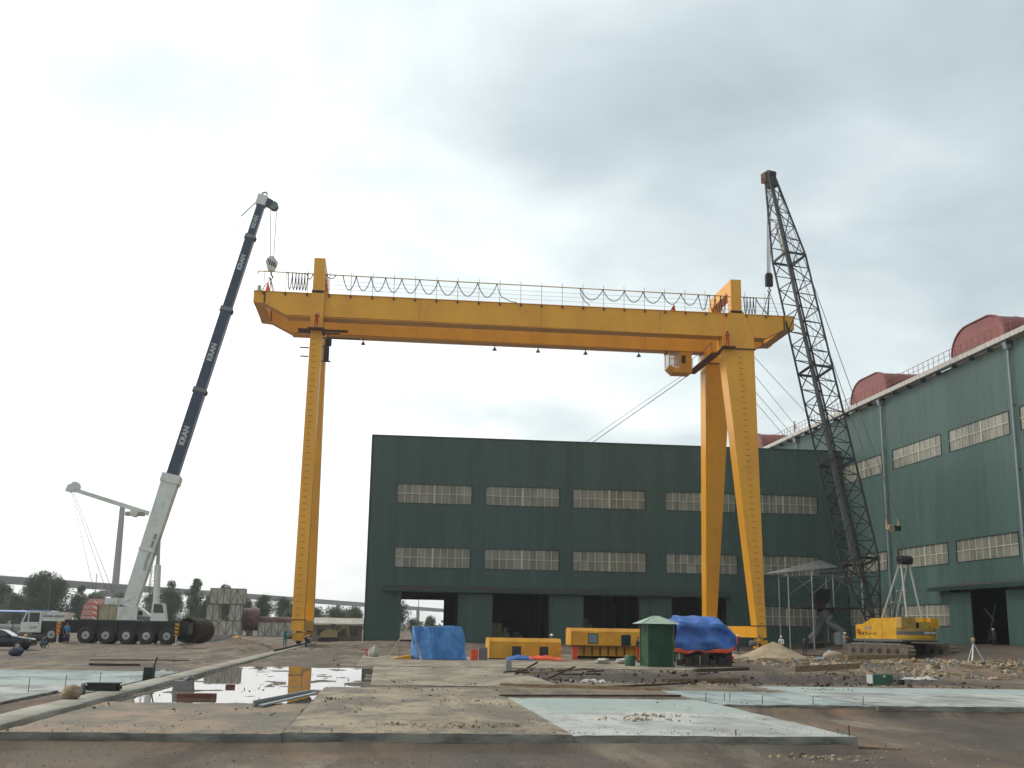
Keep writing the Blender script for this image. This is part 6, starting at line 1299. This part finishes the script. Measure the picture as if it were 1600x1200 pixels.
# ---------------------------------------------------------------- cable-stayed bridge far off
br_ = thing('bridge', 'long grey cable-stayed bridge crossing the far background on the left', 'bridge', (-198, 870, 0))
bdir = Vector((.33, .944, 0)).normalized(); bn = Vector((bdir.y, -bdir.x, 0)); bo_ = Vector((-198, 870, 0))
bq = lambda s, t, z: bo_+bdir*s+bn*t+Vector((0, 0, z))
dz_ = lambda s: 28.-.0012*max(0, s-250)-.002*max(0, -s)
dk_ = MB().loft([[bq(s, -9, dz_(s)), bq(s, 9, dz_(s)), bq(s, 7, dz_(s)-3.2), bq(s, -7, dz_(s)-3.2)] for s in [-420+60*i for i in range(34)]]).part('deck', 'bridge_concrete', br_)
for t in (-9, 9): MB().loft([[bq(s, t-.2, dz_(s)), bq(s, t+.2, dz_(s)), bq(s, t+.2, dz_(s)+1.1), bq(s, t-.2, dz_(s)+1.1)] for s in [-420+60*i for i in range(34)]]).part('parapet', 'bridge_concrete', dk_)
for s in [-300+150*i for i in range(12)]:
    if abs(s) > 30:
        MB().loft([[bq(s-1.1, -2, -.2), bq(s+1.1, -2, -.2), bq(s+1.1, 2, -.2), bq(s-1.1, 2, -.2)], [bq(s-1.1, -2, dz_(s)-3.2), bq(s+1.1, -2, dz_(s)-3.2), bq(s+1.1, 2, dz_(s)-3.2), bq(s-1.1, 2, dz_(s)-3.2)]]).part('pier', 'bridge_concrete', br_)
py_ = MB().loft([[bq(-2.2, -2, -.2), bq(2.2, -2, -.2), bq(2.2, 2, -.2), bq(-2.2, 2, -.2)], [bq(-1.8, -1.5, 60), bq(1.8, -1.5, 60), bq(1.8, 1.5, 60), bq(-1.8, 1.5, 60)], [bq(-1.5, -1.3, 87), bq(1.5, -1.3, 87), bq(1.5, 1.3, 87), bq(-1.5, 1.3, 87)]]).part('pylon', 'bridge_concrete', br_)
MB().loft([[bq(-3.2, -10.5, 20), bq(3.2, -10.5, 20), bq(3.2, 10.5, 20), bq(-3.2, 10.5, 20)], [bq(-3.2, -10.5, 24.6), bq(3.2, -10.5, 24.6), bq(3.2, 10.5, 24.6), bq(-3.2, 10.5, 24.6)]]).part('cross_beam', 'bridge_concrete', py_)
for k in range(7):
    for sg in (-1, 1): bar('stay_cable', bq(0, 0, 84-4.2*k), bq(sg*(150-18*k), sg*0, 28), .035, 'rope', br_)
# lattice mast behind the truck crane
lm = thing('lattice_mast', 'thin steel lattice mast standing behind the truck crane boom', 'mast', (-31.4, 160, 0))
for cx, cy in ((-.45, -.45), (.45, -.45), (.45, .45), (-.45, .45)): bar('leg', (-31.4+cx*1.3, 160+cy*1.3, 0), (-31.4+cx*.7, 160+cy*.7, 13), .035, 'grey_steel')
for k in range(13):
    a = .585-.021*k; b2_ = .585-.021*(k+1); sg = 1 if k % 2 else -1
    bar('lacing', (-31.4-sg*a, 160-a, k), (-31.4+sg*b2_, 160-b2_, k+1), .022, 'grey_steel'); bar('lacing', (-31.4-a, 160-sg*a, k), (-31.4-b2_, 160+sg*b2_, k+1), .022, 'grey_steel'); bar('lacing', (-31.4-a, 160-a, k), (-31.4+a, 160-a, k), .022, 'grey_steel')
for i, (x, h) in enumerate(((-46.3, 9.6), (-52.5, 7.5), (6.8, 13.), (-.3, 12))): MB().tube((x, 190-i*3 if i < 2 else 215, 0), (x, 190-i*3 if i < 2 else 215, h), .07, .05, 6).top('lamp_pole', 'grey_steel', (x, 190-i*3 if i < 2 else 215, 0), ('thin pole in the trees above the truck crane hood', 'thin pole among the leftmost trees', 'thin pole beyond the left workshop doorway', 'thin pole between gantry leg and workshop corner')[i], 'pole')
# far low scrub that closes the horizon
rng = random.Random(77); b = MB()
for i in range(9000):
    y = 330+300*rng.random(); x = rng.uniform(-330, 420)*y/420; z = abs(rng.gauss(0, 1.5))*(1+.5*nz(x, y, .02, 3)); s = rng.uniform(.9, 2.2)
    u = Vector((rng.gauss(0, 1), rng.gauss(0, .5), rng.gauss(0, 1))).normalized(); v = u.orthogonal().normalized(); p = Vector((x, y, z))
    b.add([p-u*s*.5, p+v*s*.4, p+u*s*.5, p-v*s*.4], [(0, 1, 2, 3)])
o = bpy.data.objects.new('far_scrub', b.mesh('far_scrub', 'leaf_dark', off=Vector((0, 0, 0)), smooth=0, recalc=False)); COL.objects.link(o); tag(o, 'low green scrub along the horizon', 'scrub', kind='stuff')

# ---------------------------------------------------------------- thin haze in the air
hz = MB().box(-900, 900, -70, 2400, -2.5, 95)
hm = bpy.data.materials.new('haze'); hm.use_nodes = True; hm.node_tree.nodes.clear()
hv = hm.node_tree.nodes.new('ShaderNodeVolumePrincipled'); hv.inputs['Color'].default_value = (.98, .99, 1, 1); hv.inputs['Density'].default_value = .00027; hv.inputs['Anisotropy'].default_value = .45
ho = hm.node_tree.nodes.new('ShaderNodeOutputMaterial'); hm.node_tree.links.new(hv.outputs[0], ho.inputs['Volume'])
hzo = hz.top('haze', hm, (0, 0, 0), kind='stuff', smooth=0)
